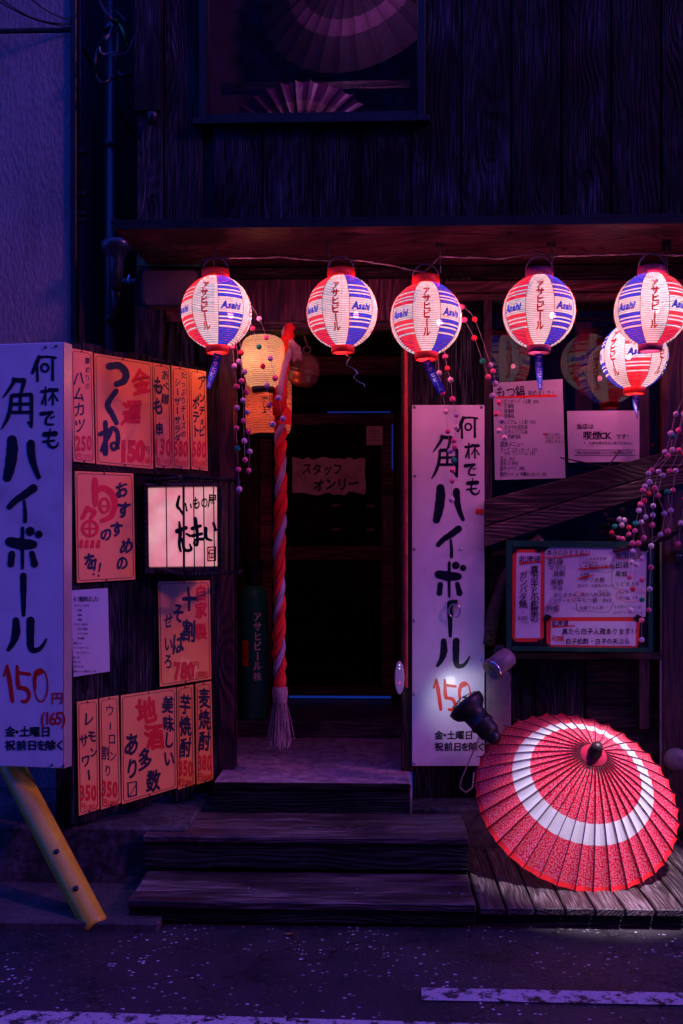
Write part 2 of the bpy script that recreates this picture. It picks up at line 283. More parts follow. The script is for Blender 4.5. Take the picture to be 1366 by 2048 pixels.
# ------------------------------------------------------------------ mesh builder
WO = {}                                    # world origin of every object made here
def link(o, origin, parent):
    COL.objects.link(o); WO[o.name] = Vector(origin)
    if parent is not None:
        o.parent = parent; o.location = Vector(origin)-WO[parent.name]
    else: o.location = origin
    return o
class MB:
    def __init__(s): s.v = []; s.f = []; s.m = []; s.uv = None; s.smooth = []
    def face(s, pts, mi=0, sm=False):
        k = len(s.v); s.v += [Vector(p) for p in pts]; s.f.append(tuple(range(k, k+len(pts)))); s.m.append(mi); s.smooth.append(sm)
    def add(s, vs, fs, mi=0, sm=False):
        k = len(s.v); s.v += [Vector(p) for p in vs]
        for f in fs: s.f.append(tuple(i+k for i in f)); s.m.append(mi); s.smooth.append(sm)
    def hexa(s, a, b, mi=0):              # a: four corners of one face, b: the matching four of the opposite
        s.add(list(a)+list(b), [(0, 1, 2, 3), (7, 6, 5, 4), (0, 4, 5, 1), (1, 5, 6, 2), (2, 6, 7, 3), (3, 7, 4, 0)], mi)
    def box(s, x0, x1, y0, y1, z0, z1, mi=0):
        s.hexa([(x0, y0, z0), (x1, y0, z0), (x1, y0, z1), (x0, y0, z1)], [(x0, y1, z0), (x1, y1, z0), (x1, y1, z1), (x0, y1, z1)], mi)
    def plate(s, pl, q, th, mi=0, off=0):  # pixel corners on a plane -> slab of real thickness behind it
        a = [pl(u, v, off) for u, v in q]; s.hexa(a, [p-pl.n*th for p in a], mi)
    def tube(s, pts, r, n=8, mi=0, caps=True):
        pts = [Vector(p) for p in pts]; rr = r if isinstance(r, (list, tuple)) else [r]*len(pts)
        k = len(s.v); up = None
        for i, p in enumerate(pts):
            t = (pts[min(i+1, len(pts)-1)]-pts[max(i-1, 0)]).normalized()
            if up is None: up = t.orthogonal().normalized()
            up = (up-t*up.dot(t)).normalized(); w = t.cross(up)
            for j in range(n):
                a = 2*math.pi*j/n; s.v.append(p+(up*math.cos(a)+w*math.sin(a))*rr[i])
        for i in range(len(pts)-1):
            for j in range(n):
                s.f.append((k+i*n+j, k+i*n+(j+1) % n, k+(i+1)*n+(j+1) % n, k+(i+1)*n+j)); s.m.append(mi); s.smooth.append(True)
        if caps:
            s.f.append(tuple(k+j for j in range(n))[::-1]); s.m.append(mi); s.smooth.append(False)
            s.f.append(tuple(k+(len(pts)-1)*n+j for j in range(n))); s.m.append(mi); s.smooth.append(False)
    def lathe(s, c, prof, n=24, axis=Vector((0, 0, 1)), mi=0, sm=True):
        c = Vector(c); ax = axis.normalized(); u = ax.orthogonal().normalized(); w = ax.cross(u); k = len(s.v)
        for r, z in prof:
            for j in range(n):
                a = 2*math.pi*j/n; s.v.append(c+ax*z+(u*math.cos(a)+w*math.sin(a))*max(r, 1e-4))
        for i in range(len(prof)-1):
            for j in range(n):
                s.f.append((k+i*n+j, k+i*n+(j+1) % n, k+(i+1)*n+(j+1) % n, k+(i+1)*n+j)); s.m.append(mi); s.smooth.append(sm)
    def ball(s, c, r, n=12, mi=0, sq=1.0):
        s.lathe(c, [(r*math.sin(math.pi*i/(n//2+2)), -r*sq*math.cos(math.pi*i/(n//2+2))) for i in range(n//2+3)], n, mi=mi)
    def build(s, name, mats, parent=None, origin=None, bevel=0):
        me = bpy.data.meshes.new(name)
        if origin is None: origin = WO[parent.name] if parent is not None else sum(s.v, Vector())/max(1, len(s.v))
        origin = Vector(origin)
        me.from_pydata([v-origin for v in s.v], [], s.f)
        for m in (mats if isinstance(mats, (list, tuple)) else [mats]): me.materials.append(M[m])
        me.polygons.foreach_set('material_index', s.m); me.polygons.foreach_set('use_smooth', s.smooth)
        if s.uv:
            ul = me.uv_layers.new(name='UVMap')
            for lp in me.loops: ul.data[lp.index].uv = s.uv[lp.vertex_index]
        if bevel:
            bm = bmesh.new(); bm.from_mesh(me); bmesh.ops.recalc_face_normals(bm, faces=bm.faces)
            bmesh.ops.bevel(bm, geom=bm.edges[:], offset=bevel, segments=1, affect='EDGES'); bm.to_mesh(me); bm.free()
        me.update()
        return link(bpy.data.objects.new(name, me), origin, parent)
def tag(o, label=None, cat=None, group=None, kind=None):
    for k, v in (('label', label), ('category', cat), ('group', group), ('kind', kind)):
        if v: o[k] = v
    return o
def thing(name, loc, label, cat, group=None):
    o = bpy.data.objects.new(name, None); o.empty_display_size = .1
    link(o, loc, None); return tag(o, label, cat, group)
def boxpart(name, mat, parent, x0, x1, y0, y1, z0, z1, bevel=.002):
    b = MB(); b.box(x0, x1, y0, y1, z0, z1); return b.build(name, mat, parent, ((x0+x1)/2, (y0+y1)/2, (z0+z1)/2), bevel)
def platepart(name, mat, parent, pl, q, th, off=0, bevel=.0015):
    b = MB(); b.plate(pl, q, th, 0, off); return b.build(name, mat, parent, sum(b.v, Vector())/8, bevel)
def rect(u0, v0, u1, v1): return [(u0, v1), (u1, v1), (u1, v0), (u0, v0)]
# ------------------------------------------------------------------ lettering
_g = {}
def glyph(ch, w):
    k = (ch, w)
    if k not in _g:
        c = bpy.data.curves.new('g', 'FONT'); c.body = ch; c.resolution_u = 3; c.offset = w
        o = bpy.data.objects.new('g', c); COL.objects.link(o)
        dg = bpy.context.evaluated_depsgraph_get(); e = o.evaluated_get(dg); m = e.to_mesh()
        vs = [(v.co.x, v.co.y) for v in m.vertices]; fs = [tuple(p.vertices) for p in m.polygons]
        xs = [v[0] for v in vs] or [0]
        _g[k] = (vs, fs, min(xs), max(xs)); e.to_mesh_clear(); bpy.data.objects.remove(o); bpy.data.curves.remove(c)
    return _g[k]
_cnt = [0]
def lay():
    _cnt[0] += 1; return .0012+(_cnt[0] % 40)*.00002
def put(mb, mp, ch, u, v, s, w=.02, mi=0, sx=1, rot=0, skew=0, hand=0):
    if ord(ch) >= 0x4E00 and w > .008 and ch not in '十土日円':
        st = random.getstate(); d = w*.75
        for ex, ey in ((-d, -d*.7), (d, d*.7), (-d, d*.7), (d, -d*.7)):
            random.setstate(st); put(mb, mp, ch, u+ex*s*sx, v+ey*s, s, w=.006, mi=mi, sx=sx, rot=rot, skew=skew, hand=hand)
        return
    vs, fs, x0, x1 = glyph(ch, w)
    if not vs: return
    cx = .5 if ord(ch) > 0x2000 else (x0+x1)/2
    a = math.radians(rot+random.uniform(-hand, hand)*4); ca, sa = math.cos(a), math.sin(a); o = lay()
    k1, k2 = random.uniform(0, 6), random.uniform(0, 6); out = []
    for x, y in vs:
        x -= cx; y -= .37
        if hand: x, y = x+hand*.035*math.sin(5*y+k1), y+hand*.05*math.sin(4*x+k2)+hand*.06*x
        x = (x+skew*y)*sx; x, y = x*ca-y*sa, x*sa+y*ca
        out.append(mp(u+x*s, v-y*s, o))
    mb.add(out, fs, mi)
def vtext(mb, mp, t, u, v, s, step=None, du=0, **k):
    step = step or s*1.02
    for i, ch in enumerate(t):
        kk = dict(k)
        if ch in 'ー〜': kk['rot'] = kk.get('rot', 0)-90; kk['sx'] = 1
        put(mb, mp, ch, u+i*du, v+i*step, s, **kk)
def htext(mb, mp, t, u, v, s, adv=1.0, dv=0, **k):
    x = u; sx = k.get('sx', 1)
    for ch in t:
        wd = (1.0 if ord(ch) > 0x2000 else .58)*s*adv*sx
        if ch != ' ': put(mb, mp, ch, x+wd/2, v+(x-u)*dv, s, **k)
        x += wd
    return x
def stroke(mb, mp, pts, mi=0, sub=5, k=1.0):
    """one brush stroke: centre line and width at each point, smoothed, with round ends"""
    pts = [tuple(p) for p in pts]
    if len(pts) == 1: pts = [pts[0], (pts[0][0]+.5, pts[0][1]+.5, pts[0][2])]
    E_ = [pts[0]]+pts+[pts[-1]]; q = []
    for i in range(1, len(E_)-2):
        for j in range(sub):
            t = j/sub
            q.append(tuple(.5*((2*b)+(-a+c)*t+(2*a-5*b+4*c-d)*t*t+(-a+3*b-3*c+d)*t**3) for a, b, c, d in zip(E_[i-1], E_[i], E_[i+1], E_[i+2])))
    q.append(pts[-1]); o = lay(); L = []; R = []
    for i, (x, y, w) in enumerate(q):
        a, b = q[max(i-1, 0)], q[min(i+1, len(q)-1)]; dx, dy = b[0]-a[0], b[1]-a[1]; h = math.hypot(dx, dy) or 1; nx, ny = -dy/h, dx/h; w = w*k/2*(1+.05*math.sin(i*1.7))
        L.append((x+nx*w, y+ny*w)); R.append((x-nx*w, y-ny*w))
    def cap(p, c, w, d):
        a0 = math.atan2(p[1]-c[1], p[0]-c[0]); return [(c[0]+math.cos(a0+d*math.pi*j/7)*w, c[1]+math.sin(a0+d*math.pi*j/7)*w) for j in range(1, 7)]
    vs = [mp(x, y, o) for x, y in L]+[mp(x, y, o) for x, y in R]; n = len(L)
    mb.add(vs, [(i, i+1, n+i+1, n+i) for i in range(n-1)], mi)
    mb.face([mp(x, y, o) for x, y in [L[0]]+cap(L[0], q[0], math.hypot(L[0][0]-q[0][0], L[0][1]-q[0][1]), 1)+[R[0]]], mi)
    mb.face([mp(x, y, o) for x, y in [R[-1]]+cap(R[-1], q[-1], math.hypot(R[-1][0]-q[-1][0], R[-1][1]-q[-1][1]), 1)+[L[-1]]], mi)
def ring_stroke(mb, mp, cx, cy, rx, ry, w, mi=0, a0=0, a1=360, n=28, w2=None):
    o = lay(); vs = []; w2 = w2 or w
    for i in range(n+1):
        a = math.radians(a0+(a1-a0)*i/n); ww = w+(w2-w)*(.5-.5*math.cos(a))
        for sgn in (-1, 1): vs.append(mp(cx+math.cos(a)*(rx+sgn*ww/2), cy+math.sin(a)*(ry+sgn*ww/2), o))
    mb.add(vs, [(2*i, 2*i+1, 2*i+3, 2*i+2) for i in range(n)], mi)

# ================================================================== SETTING: road, gutter, neighbouring wall
def ground_z(u, v, z):
    d = ray(u, v); t = (z-CAMP.z)/d.z; return CAMP+d*t
b = MB(); b.face([(-14, -30, 0), (14, -30, 0), (14, 30, 0), (-14, 30, 0)]); tag(b.build('road', 'asphalt', None, (0, 0, 0)), kind='structure')
b = MB(); a0 = ground_z(-400, 2008, .004); a1 = ground_z(1500, 2062, .004); w = Vector((0, -.13, 0))
b.face([a0+w, a1+w, a1, a0]); tag(b.build('road_edge_line', 'roadpaint', None), kind='structure')
b = MB(); a0 = ground_z(843, 1975, .004); a1 = ground_z(1900, 1996, .004); c0 = ground_z(843, 2000, .004); c1 = ground_z(1900, 2020, .004)
b.face([c0, c1, a1, a0]); tag(b.build('road_marking', 'roadpaint', None), kind='structure')
YF = -.86
b = MB(); b.box(-3, -.86, -1.06, -.25, -.02, .035); o = b.build('gutter_slab', 'curb', None, bevel=.006); tag(o, kind='structure')
b = MB(); b.box(-3, -.83, -.60, 1.5, .02, .285); o = b.build('foundation_kerb', 'concrete', None, bevel=.012); tag(o, kind='structure')

nb = thing('neighbouring_building', (-1.6, .1, 0), 'rough rendered blue-lit wall beyond the pipe gap at the left edge', 'building')
xw = P(143, 1088, .1).x
zj = P(60, 62, .1).z
boxpart('wall', 'plaster', nb, -4, xw, .1, 3, .28, zj-.01, .006)
boxpart('wall', 'plaster', nb, -4, xw, .1, 3, zj+.01, 7, .006)
boxpart('joint', 'black', nb, -4, xw-.01, .13, 2.9, zj-.02, zj+.02, 0)
xa = P(146, 1088, .12).x
boxpart('corner_trim', 'metal', nb, xw+.002, xw+.03, .08, .14, .28, 7)

# ================================================================== THE IZAKAYA
bd = thing('izakaya_building', (0, 0, 0), 'dark charred timber bar front with hung lanterns, awning, open doorway and glazed windows', 'building')
XL, XR = P(272, 1088).x, 3.0
zaw = P(700, 535, 0).z        # where the awning meets the wall
wx0, wx1 = P(400, 200, 0).x, P(850, 200, 0).x     # upper window hole
wz = P(600, 228, 0).z
edges = [272, 328, 425, 525, 625, 722, 822, 922, 1022, 1122, 1222, 1322, 1420, 1520, 1620, 1720]
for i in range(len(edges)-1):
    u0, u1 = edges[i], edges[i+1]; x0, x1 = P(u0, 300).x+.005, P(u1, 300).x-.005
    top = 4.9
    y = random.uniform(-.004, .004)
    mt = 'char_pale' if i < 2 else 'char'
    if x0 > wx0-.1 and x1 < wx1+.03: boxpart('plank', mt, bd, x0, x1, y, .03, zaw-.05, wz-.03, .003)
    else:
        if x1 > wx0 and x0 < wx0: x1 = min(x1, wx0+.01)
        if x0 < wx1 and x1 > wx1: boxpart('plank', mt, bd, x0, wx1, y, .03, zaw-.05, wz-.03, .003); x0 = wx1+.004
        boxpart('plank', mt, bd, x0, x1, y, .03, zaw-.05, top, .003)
b = MB(); zt = wz-.04
b.box(XL, wx0-.01, .034, .10, 2.0, 6.2); b.box(wx1+.01, XR, .034, .10, 2.9, 6.2); b.box(wx0-.01, wx1+.01, .034, .10, 2.9, wz-.035); b.box(wx0-.01, wx1+.01, .034, .10, 4.95, 6.2)
b.build('wall', 'black', bd)
boxpart('side_wall', 'char', bd, XL+.001, XL+.03, .101, 3.2, 0, 6.2); boxpart('gap_blackout', 'black', bd, -2.2, XL, 3.2, 3.3, 0, 6.2)  # black sheet added at the far end keeps the gap dark
# corner post over the first plank
boxpart('post', 'char_pale', bd, XL-.002, XL+.13, -.035, -.006, P(290, 222, -.03).z, 4.9, .004)
# upper window: frame, pane, room behind
f = MB(); f.box(wx0, wx0+.035, -.03, .09, wz-.03, 5.0); win = f.build('window', 'black', bd, (wx0, 0, wz))
def sub(name, mat, par, *a, bevel=.002): return boxpart(name, mat, par, *a, bevel=bevel)
sub('frame', 'black', win, wx1-.035, wx1, -.03, .09, wz-.03, 5.0)
sub('sill', 'metal', win, wx0-.03, wx1+.02, -.045, .09, wz-.06, wz-.03)
sub('frame', 'black', win, wx0+.036, wx1-.036, -.02, .07, wz-.029, wz)
g = MB(); g.box(wx0+.034, wx1-.034, .02, .024, wz, 5.0); g.build('pane', 'glass', win)
b = MB(); b.box(wx0-.2, wx1+.5, 1.4, 1.44, 2.9, 6.1); b.box(wx0-.24, wx0-.2, .101, 1.4, 2.9, 6.1); b.box(wx1+.5, wx1+.54, .101, 1.4, 2.9, 6.1); b.box(wx0-.2, wx1+.5, .101, 1.4, 2.9, 2.95); b.box(wx0-.24, wx1+.54, .101, 1.44, 6.1, 6.14)
b.build('upstairs_room', 'roomwall', bd)
for (u0, v0, u1, v1, Y) in ((440, 160, 820, 182, .5), (640, 20, 810, 40, .9)):
    a, c = P(u0, v1, Y), P(u1, v0, Y); boxpart('shelf' if v1-v0 < 60 else 'curtain', 'red_wood' if v1-v0 < 60 else 'curtain', bd, a.x, c.x, Y, Y+.05, a.z, c.z)
# awning
AY = -.75; za = P(700, 452, AY).z; xa0 = P(228, 452, AY).x
b = MB(); x1 = 3.0
def awn(x0, x1, y0, y1, z0, z1, th):
    q = MB(); q.hexa([(x0, y0, z0), (x1, y0, z0), (x1, y1, z1), (x0, y1, z1)], [(x0, y0, z0+th), (x1, y0, z0+th), (x1, y1, z1+th), (x0, y1, z1+th)]); return q
M['awn'] = wood('awning_boarding', (.018, .007, .011), (.045, .016, .022), 'X', .25, .3, board=.5, bump=.25)
awn(xa0, x1, AY, -.01, za, zaw+.0, .02).build('awning', 'awn', bd, (0, AY, za))
aw = awn(xa0-.01, x1, AY-.012, -.012, za+.022, zaw+.022, .012).build('roof_sheet', 'metal', bd, (0, AY, za))
awn(xa0-.008, x1, AY-.012, AY-.001, za-.006, za-.006, .027).build('fascia', 'metal', bd, (0, AY, za))
hooks = [(430, 478), (656, 482), (880, 490), (1103, 490), (1332, 500)]
for (u, v) in hooks:
    p = P(u, v, -.45); q = MB(); q.box(p.x-.02, p.x+.02, -.46, -.44, p.z-.01, p.z+.06); q.tube([p, p-Vector((0, 0, .05)), p+Vector((.012, 0, -.065))], .004, 6); q.build('hook', 'metal', bd, p, 0)
for v, Y in ((535, -.04), ):
    a, c = P(278, 545, Y), P(1500, 525, Y)
    boxpart('beam', 'charx', bd, a.x, 3.0, -.05, 0, P(300, 556, -.05).z, za+.02)
a, c = P(275, 534, -.07), P(400, 519, -.07); boxpart('gutter_strip', 'green', bd, a.x, c.x, -.085, -.06, a.z, c.z)
# transom boards over the door
us = [330, 420, 512, 622, 735, 815, 888]
z1 = P(600, 558, 0).z; z0 = P(600, 642, 0).z
for i in range(len(us)-1): boxpart('board', 'red_woodz', bd, P(us[i], 600).x+.002, P(us[i+1], 600).x-.002, 0, .03, z0, z1-.002, .002)
a, c = P(440, 662, -.03), P(830, 640, -.03); boxpart('lintel', 'log', bd, a.x, c.x, -.03, .09, a.z, c.z, .004)
for (v0, v1, Y) in ((690, 750, .75),): 
    a, c = P(590, v1, Y), P(845, v0, Y); boxpart('beam', 'red_wood', bd, a.x-.7, c.x+.1, Y, Y+.06, a.z, c.z, .004)
a, c = P(560, 810, 1.4), P(845, 768, 1.4); boxpart('beam', 'charx', bd, a.x-.4, c.x+.1, 1.4, 1.47, a.z, c.z, .004)
# posts of the front
boxpart('post', 'char_pale', bd, XL, P(328, 900).x, -.03, .09, .28, z1, .005)
boxpart('post', 'red_woodz', bd, P(437, 900).x, P(468, 900).x, -.0, .12, .40, z0, .004)
boxpart('post', 'red_woodz', bd, P(803, 900).x, P(826, 900).x, .0, .12, .40, z0+.1, .004)
boxpart('post', 'char_pale', bd, P(827, 900).x, P(900, 900).x, .012, .10, .09, z1+.05, .004)
boxpart('post', 'char', bd, P(901, 900).x, P(976, 900).x, .016, .10, .09, z1+.05, .004)
boxpart('board', 'char', bd, P(329, 900).x, P(384, 900).x, .03, .08, .28, z0, .004)
boxpart('board', 'char', bd, P(385, 900).x, P(436, 900).x, .034, .08, .28, z0, .004)
# entrance recess
xi0, xi1 = P(462, 900).x, P(808, 900).x
zL = .405; zR = .50; DY = 1.7
boxpart('recess_wall', 'char', bd, xi0-.21, xi0-.17, .121, DY+.1, .3, 2.9)
boxpart('recess_wall', 'red_woodz', bd, xi1+.06, xi1+.1, .121, DY+.1, .3, 2.9)
boxpart('recess_ceiling', 'charx', bd, xi0-.25, xi1+.2, .1, DY+.1, 2.62, 2.66)
boxpart('recess_back_wall', 'charx', bd, xi0-.25, xi1+.4, DY+.07, DY+.1, .3, 2.62)
# left part of the back: narrow vertical boards beside the door
for u0, u1 in ((470, 492), (493, 518)): boxpart('board', 'red_woodz', bd, P(u0, 900, 1.55).x, P(u1, 900, 1.55).x, 1.55, 1.58, zR, 2.5)
o = boxpart('landing', 'mat', bd, P(428, 900, -.25).x, xi1+.03, -.262, .85, .16, zL, .004); boxpart('landing_edge', 'mat', bd, xi0-.169, P(428, 900, -.25).x-.001, .125, .85, .16, zL, .004) if P(428, 900, -.25).x > xi0-.16 else None
o = boxpart('raised_floor', 'step', bd, xi0-.169, xi1+.058, .851, DY+.05, .3, zR, .004)
a = P(428, 900, -.27).x; boxpart('riser', 'riser', bd, a, xi1+.02, -.275, -.264, .20, zL-.028, .002)
boxpart('nosing', 'charx', bd, a, xi1+.02, -.285, -.264, zL-.026, zL+.003, .003)
# door
dx0, dx1 = P(520, 1100, DY).x, P(790, 1100, DY).x; dz0, dz1 = zR+.03, P(700, 826, DY).z
q = MB(); q.box(dx0, dx1, DY, DY+.035, dz0, dz1); door = q.build('door', 'charx', bd, (dx0, DY, dz0), .002)
def dpart(name, mat, u0, v0, u1, v1, y0, y1):
    a, c = P(u0, v1, DY), P(u1, v0, DY); return boxpart(name, mat, door, a.x, c.x, DY+y0, DY+y1, a.z, c.z)
dpart('rail', 'doorw', 545, 826, 762, 850, -.015, -.001); dpart('rail', 'doorw', 545, 1092, 762, 1120, -.015, -.001); dpart('rail', 'doorw', 545, 1372, 762, 1390, -.015, -.001)
dpart('stile', 'doorw', 521, 826, 544, 1390, -.018, -.001); dpart('stile', 'doorw', 763, 826, 789, 1390, -.018, -.001)
q = MB(); p = P(775, 984, DY-.03); q.lathe(p+Vector((0, .02, 0)), [(.004, 0), (.012, .0), (.012, .02), (.024, .035), (.02, .055), (0, .06)], 14, Vector((0, -1, 0))); q.build('knob', 'steel', door)
dpart('lock_plate', 'bronze', 765, 990, 786, 1080, -.024, -.018)
for (u, v) in ((672, 1011), (741, 1012), (672, 1059), (741, 1059)): dpart('tape', 'plastic', u-8, v-3, u+8, v+3, -.004, -.001)
a, c = P(578, 1395, DY), P(782, 1392, DY); boxpart('light_gap', 'blueglow', door, a.x, c.x, DY-.02, DY-.012, a.z, c.z+.001, 0)
a, c = P(655, 826.5, DY), P(781, 824, DY); boxpart('light_gap', 'blueglow', door, a.x, c.x, DY-.03, DY-.02, a.z, c.z, 0)
a, c = P(783.5, 940, DY), P(785.5, 850, DY); boxpart('light_gap', 'blueglow', door, a.x, c.x, DY-.026, DY-.02, a.z, c.z, 0)
dpart('frame', 'doorw', 792, 800, 812, 1392, -.03, .05)
# window wall on the right
gx0, gx1 = P(976, 900).x, P(1282, 900).x
GY = .03
for v0, v1, y0 in ((545, 556, .02), (560, 583, .0), (586, 597, -.02)):
    boxpart('rail', 'red_wood', bd, P(890, 560).x if v0 > 550 else P(900, 560).x, 3.0, y0, .09, P(1100, v1, y0).z, P(1100, v0, y0).z, .003)
zg1 = P(1100, 598, GY).z; zg0 = P(1100, 1095, GY).z
q = MB(); q.box(gx0-.02, gx0+.02, 0, .08, zg0, zg1-.001); wn = q.build('shop_window', 'red_woodz', bd, (gx0, 0, zg0), .002)
boxpart('mullion', 'red_woodz', wn, gx1-.01, gx1+.04, -.005, .08, zg0-.9, zg1-.001)
boxpart('frame', 'red_wood', wn, gx0+.021, gx1-.011, .005, .07, zg0-.04, zg0)
boxpart('mullion', 'red_woodz', wn, P(1130, 900).x-.012, P(1130, 900).x+.012, .05, .08, zg0, zg1-.002)
q = MB(); q.box(gx0+.02, gx1-.011, GY, GY+.004, zg0, zg1); q.build('pane', 'glass', wn)
q = MB(); q.box(gx1+.041, 3.0, GY, GY+.004, .9, zg1); q.build('pane', 'glass', wn)
b = MB(); b.box(gx0-.1, 3.0, .7, .74, .3, 3); b.box(gx0-.14, gx0-.1, .101, .74, .3, 3); b.box(gx0-.1, 3, .1, .7, 1.05, 1.09); b.box(gx0-.1, 3, .1, .7, 2.75, 2.79); b.build('bar_room', 'curtain', bd)
for u0, u1, v0, v1 in ((1000, 1040, 700, 960), (1150, 1185, 640, 900), (1240, 1262, 640, 980), (1300, 1330, 620, 900)):
    a, c = P(u0, v1, .5), P(u1, v0, .5); boxpart('curtain', 'roomwall', bd, a.x, c.x, .5, .53, a.z, c.z)
# boarding under the window
def wb(name, mat, u0, v0, u1, v1, y0, y1): 
    a, c = P(u0, v1, y0), P(u1, v0, y0); return boxpart(name, mat, bd, a.x, c.x, y0, y1, a.z, c.z, .003)
wb('board', 'charx', 977, 1098, 1275, 1150, .02, .06); wb('board', 'charx', 977, 1152, 1275, 1205, .024, .06); wb('board', 'charx', 977, 1207, 1275, 1260, .02, .06); wb('board', 'charx', 977, 1262, 1275, 1304, .022, .06)
wb('sill', 'red_wood', 1005, 1306, 1326, 1318, -.03, .06)
wb('board', 'char', 977, 1320, 1024, 1664, .02, .06); wb('board', 'char', 1026, 1320, 1066, 1664, .024, .06); wb('board', 'char_pale', 1072, 1320, 1168, 1664, .016, .06)
vv = [1320, 1366, 1412, 1458, 1506, 1556, 1606, 1662]
for i in range(7): wb('board', 'charx', 1172, vv[i]+1, 1322, vv[i+1]-1, .018+.004*(i % 2), .06)
wb('post', 'red_woodz', 1326, 600, 1400, 1664, -.015, .1); wb('board', 'charx', 1401, 1100, 1800, 1664, .01, .06)
wb('trim', 'wire', 1320, 1080, 1325, 1560, -.012, .0)
b = MB(); b.box(gx0-.1, 3.0, .064, .10, .05, zg0-.04); b.build('wall', 'black', bd)
# diagonal timbers
def beam_px(name, mat, par, q, Y, th): return platepart(name, mat, par, PY(Y), q, th, bevel=.004)
o = beam_px('brace', 'log', bd, [(970, 1052), (1366+90, 905), (1366+90, 870), (970, 1000)], -.055, .045)
o = beam_px('brace', 'log', bd, [(970, 1094), (1245, 1008), (1462, 930), (1462, 907)][:0] or [(970, 1094), (1440, 945), (1440, 911), (970, 1054)], -.06, .05)
b = MB(); path = [(1085, 1080, .05), (1048, 1110, .05), (1010, 1165, .045), (988, 1225, .04), (978, 1290, .035)]
b.tube([P(u, v, -.02) for u, v, r in path], [r*.9 for u, v, r in path], 9); b.build('brace', 'log', bd, P(1010, 1165, -.02))
# concrete behind the steps / inside dark base
boxpart('plinth', 'concrete', bd, -.86, 1.3, -.2, .02, 0, .27, .004)

# ------------------------------------------------------------------ steps and deck
st = thing('wooden_steps', P(600, 1850, -.98), 'two broad worn wooden steps leading from the road up to the doorway', 'steps')
st.location.z = 0; WO[st.name] = Vector(st.location)
def stair(u0, u1, y0, y1, z, n):
    x0, x1 = P(u0, 1088, y0).x, P(u1, 1088, y0).x
    ww = (y1-y0)/n
    for k in range(n): boxpart('tread', 'step', st, x0+random.uniform(-.004, .004), x1+random.uniform(-.004, .004), y0+k*ww+.002, y0+(k+1)*ww-.002, z-.032, z+random.uniform(-.001, .001), .006)
z1s = P(600, 1806, -1.0).z; z2s = P(600, 1674, -.66).z
stair(254, 952, -1.0, -.62, z1s, 3); stair(286, 940, -.66, -.265, z2s, 3)
for (u, v) in ((287, 1776), (497, 1776), (500, 1784), (714, 1778), (712, 1786), (898, 1786), (924, 1788), (300, 1650), (620, 1655), (900, 1652)):
    q = MB(); zz_ = z1s if v > 1700 else z2s; c = ground_z(u, v, zz_+.001); q.lathe(c, [(.005, 0), (.005, .0015), (0, .002)], 7); q.build('nail', 'steel', st)
x0, x1 = P(258, 1088, -.98).x, P(948, 1088, -.98).x
boxpart('riser', 'riser', st, x0, x1, -.98, -.95, .012, z1s-.034); boxpart('cheek', 'riser', st, x0, x0+.03, -.948, -.63, .012, z1s-.034); boxpart('cheek', 'riser', st, x1-.03, x1, -.948, -.63, .012, z1s-.034)
x0, x1 = P(289, 1088, -.64).x, P(937, 1088, -.64).x
boxpart('riser', 'riser', st, x0, x1, -.64, -.61, z1s+.02, z2s-.034); boxpart('cheek', 'riser', st, x0, x0+.03, -.608, -.28, .02, z2s-.034); boxpart('cheek', 'riser', st, x1-.03, x1, -.608, -.28, .02, z2s-.034)
DKY = -.98; dz = P(1100, 1816, DKY).z
dk = thing('timber_deck', (P(1150, 1088, DKY).x, DKY, 0), 'low grey timber deck under the red paper umbrella at the right', 'deck')
ue = [957, 1012, 1070, 1130, 1190, 1250, 1311, 1372, 1433, 1494, 1555]
for i in range(len(ue)-1):
    x0, x1 = P(ue[i], 1088, DKY).x+.004, P(ue[i+1], 1088, DKY).x-.004
    boxpart('plank', 'deck', dk, x0, x1, DKY+random.uniform(-.006, .004), -.02, dz-.03, dz+random.uniform(-.0015, .0015), .004)
boxpart('joist', 'riser', dk, P(957, 1088, DKY).x, 2.6, DKY+.03, DKY+.07, .0, dz-.032); boxpart('joist', 'riser', dk, P(957, 1088, DKY).x, 2.6, -.3, -.26, .0, dz-.032)
# ------------------------------------------------------------------ pipes and cables in the gap
pp = thing('drain_pipe', P(222, 1500, .2), 'dark downpipe with a rainwater hopper left of the awning', 'pipe')
x = P(222, 1088, .2).x
q = MB(); q.tube([(x, .2, .28), (x, .2, 4.9)], .036, 14); q.build('pipe', 'pipe', pp)
for v in (60, 290, 640): 
    q = MB(); z = P(222, v, .2).z; q.lathe((x, .2, z), [(.036, -.02), (.042, -.018), (.042, .018), (.036, .02)], 14); q.build('collar', 'pipe', pp)
c = P(234, 500, .0); q = MB(); q.lathe(c, [(.0, -.20), (.032, -.2), (.034, -.06), (.045, -.03), (.075, .0), (.08, .012), (.08, .03), (.07, .045), (.03, .052), (0, .053)], 20); q.build('hopper', 'pipe', pp)
q = MB(); q.tube([P(232, 560, .0), P(262, 566, .0), P(285, 566, .0)], .022, 10); q.tube([c-Vector((0, 0, .19)), c+Vector((-.02, .1, -.26)), Vector((x, .2, c.z-.34))], .03, 10); q.build('elbow', 'pipe', pp)
q = MB(); q.tube([P(258, 560, .0), P(262, 560, .0)], .032, 10); q.build('clamp', 'steel', pp)
cn = thing('conduit', P(160, 440, .12), 'thin vertical conduit running down beside the blue wall', 'pipe')
q = MB(); q.tube([P(160, 440, .12), P(160, -60, .12)], .012, 8); q.build('pipe', 'cable', cn)
for v in (300, 385, 425, 438): q = MB(); p = P(160, v, .10); q.box(p.x-.012, p.x+.03, .10, .135, p.z-.01, p.z+.01); q.build('clip', 'metal', cn)
cb = thing('cable_bundle', P(225, 100, .05), 'tangled bundle of black and green cables hanging by the upper wall corner', 'cables')
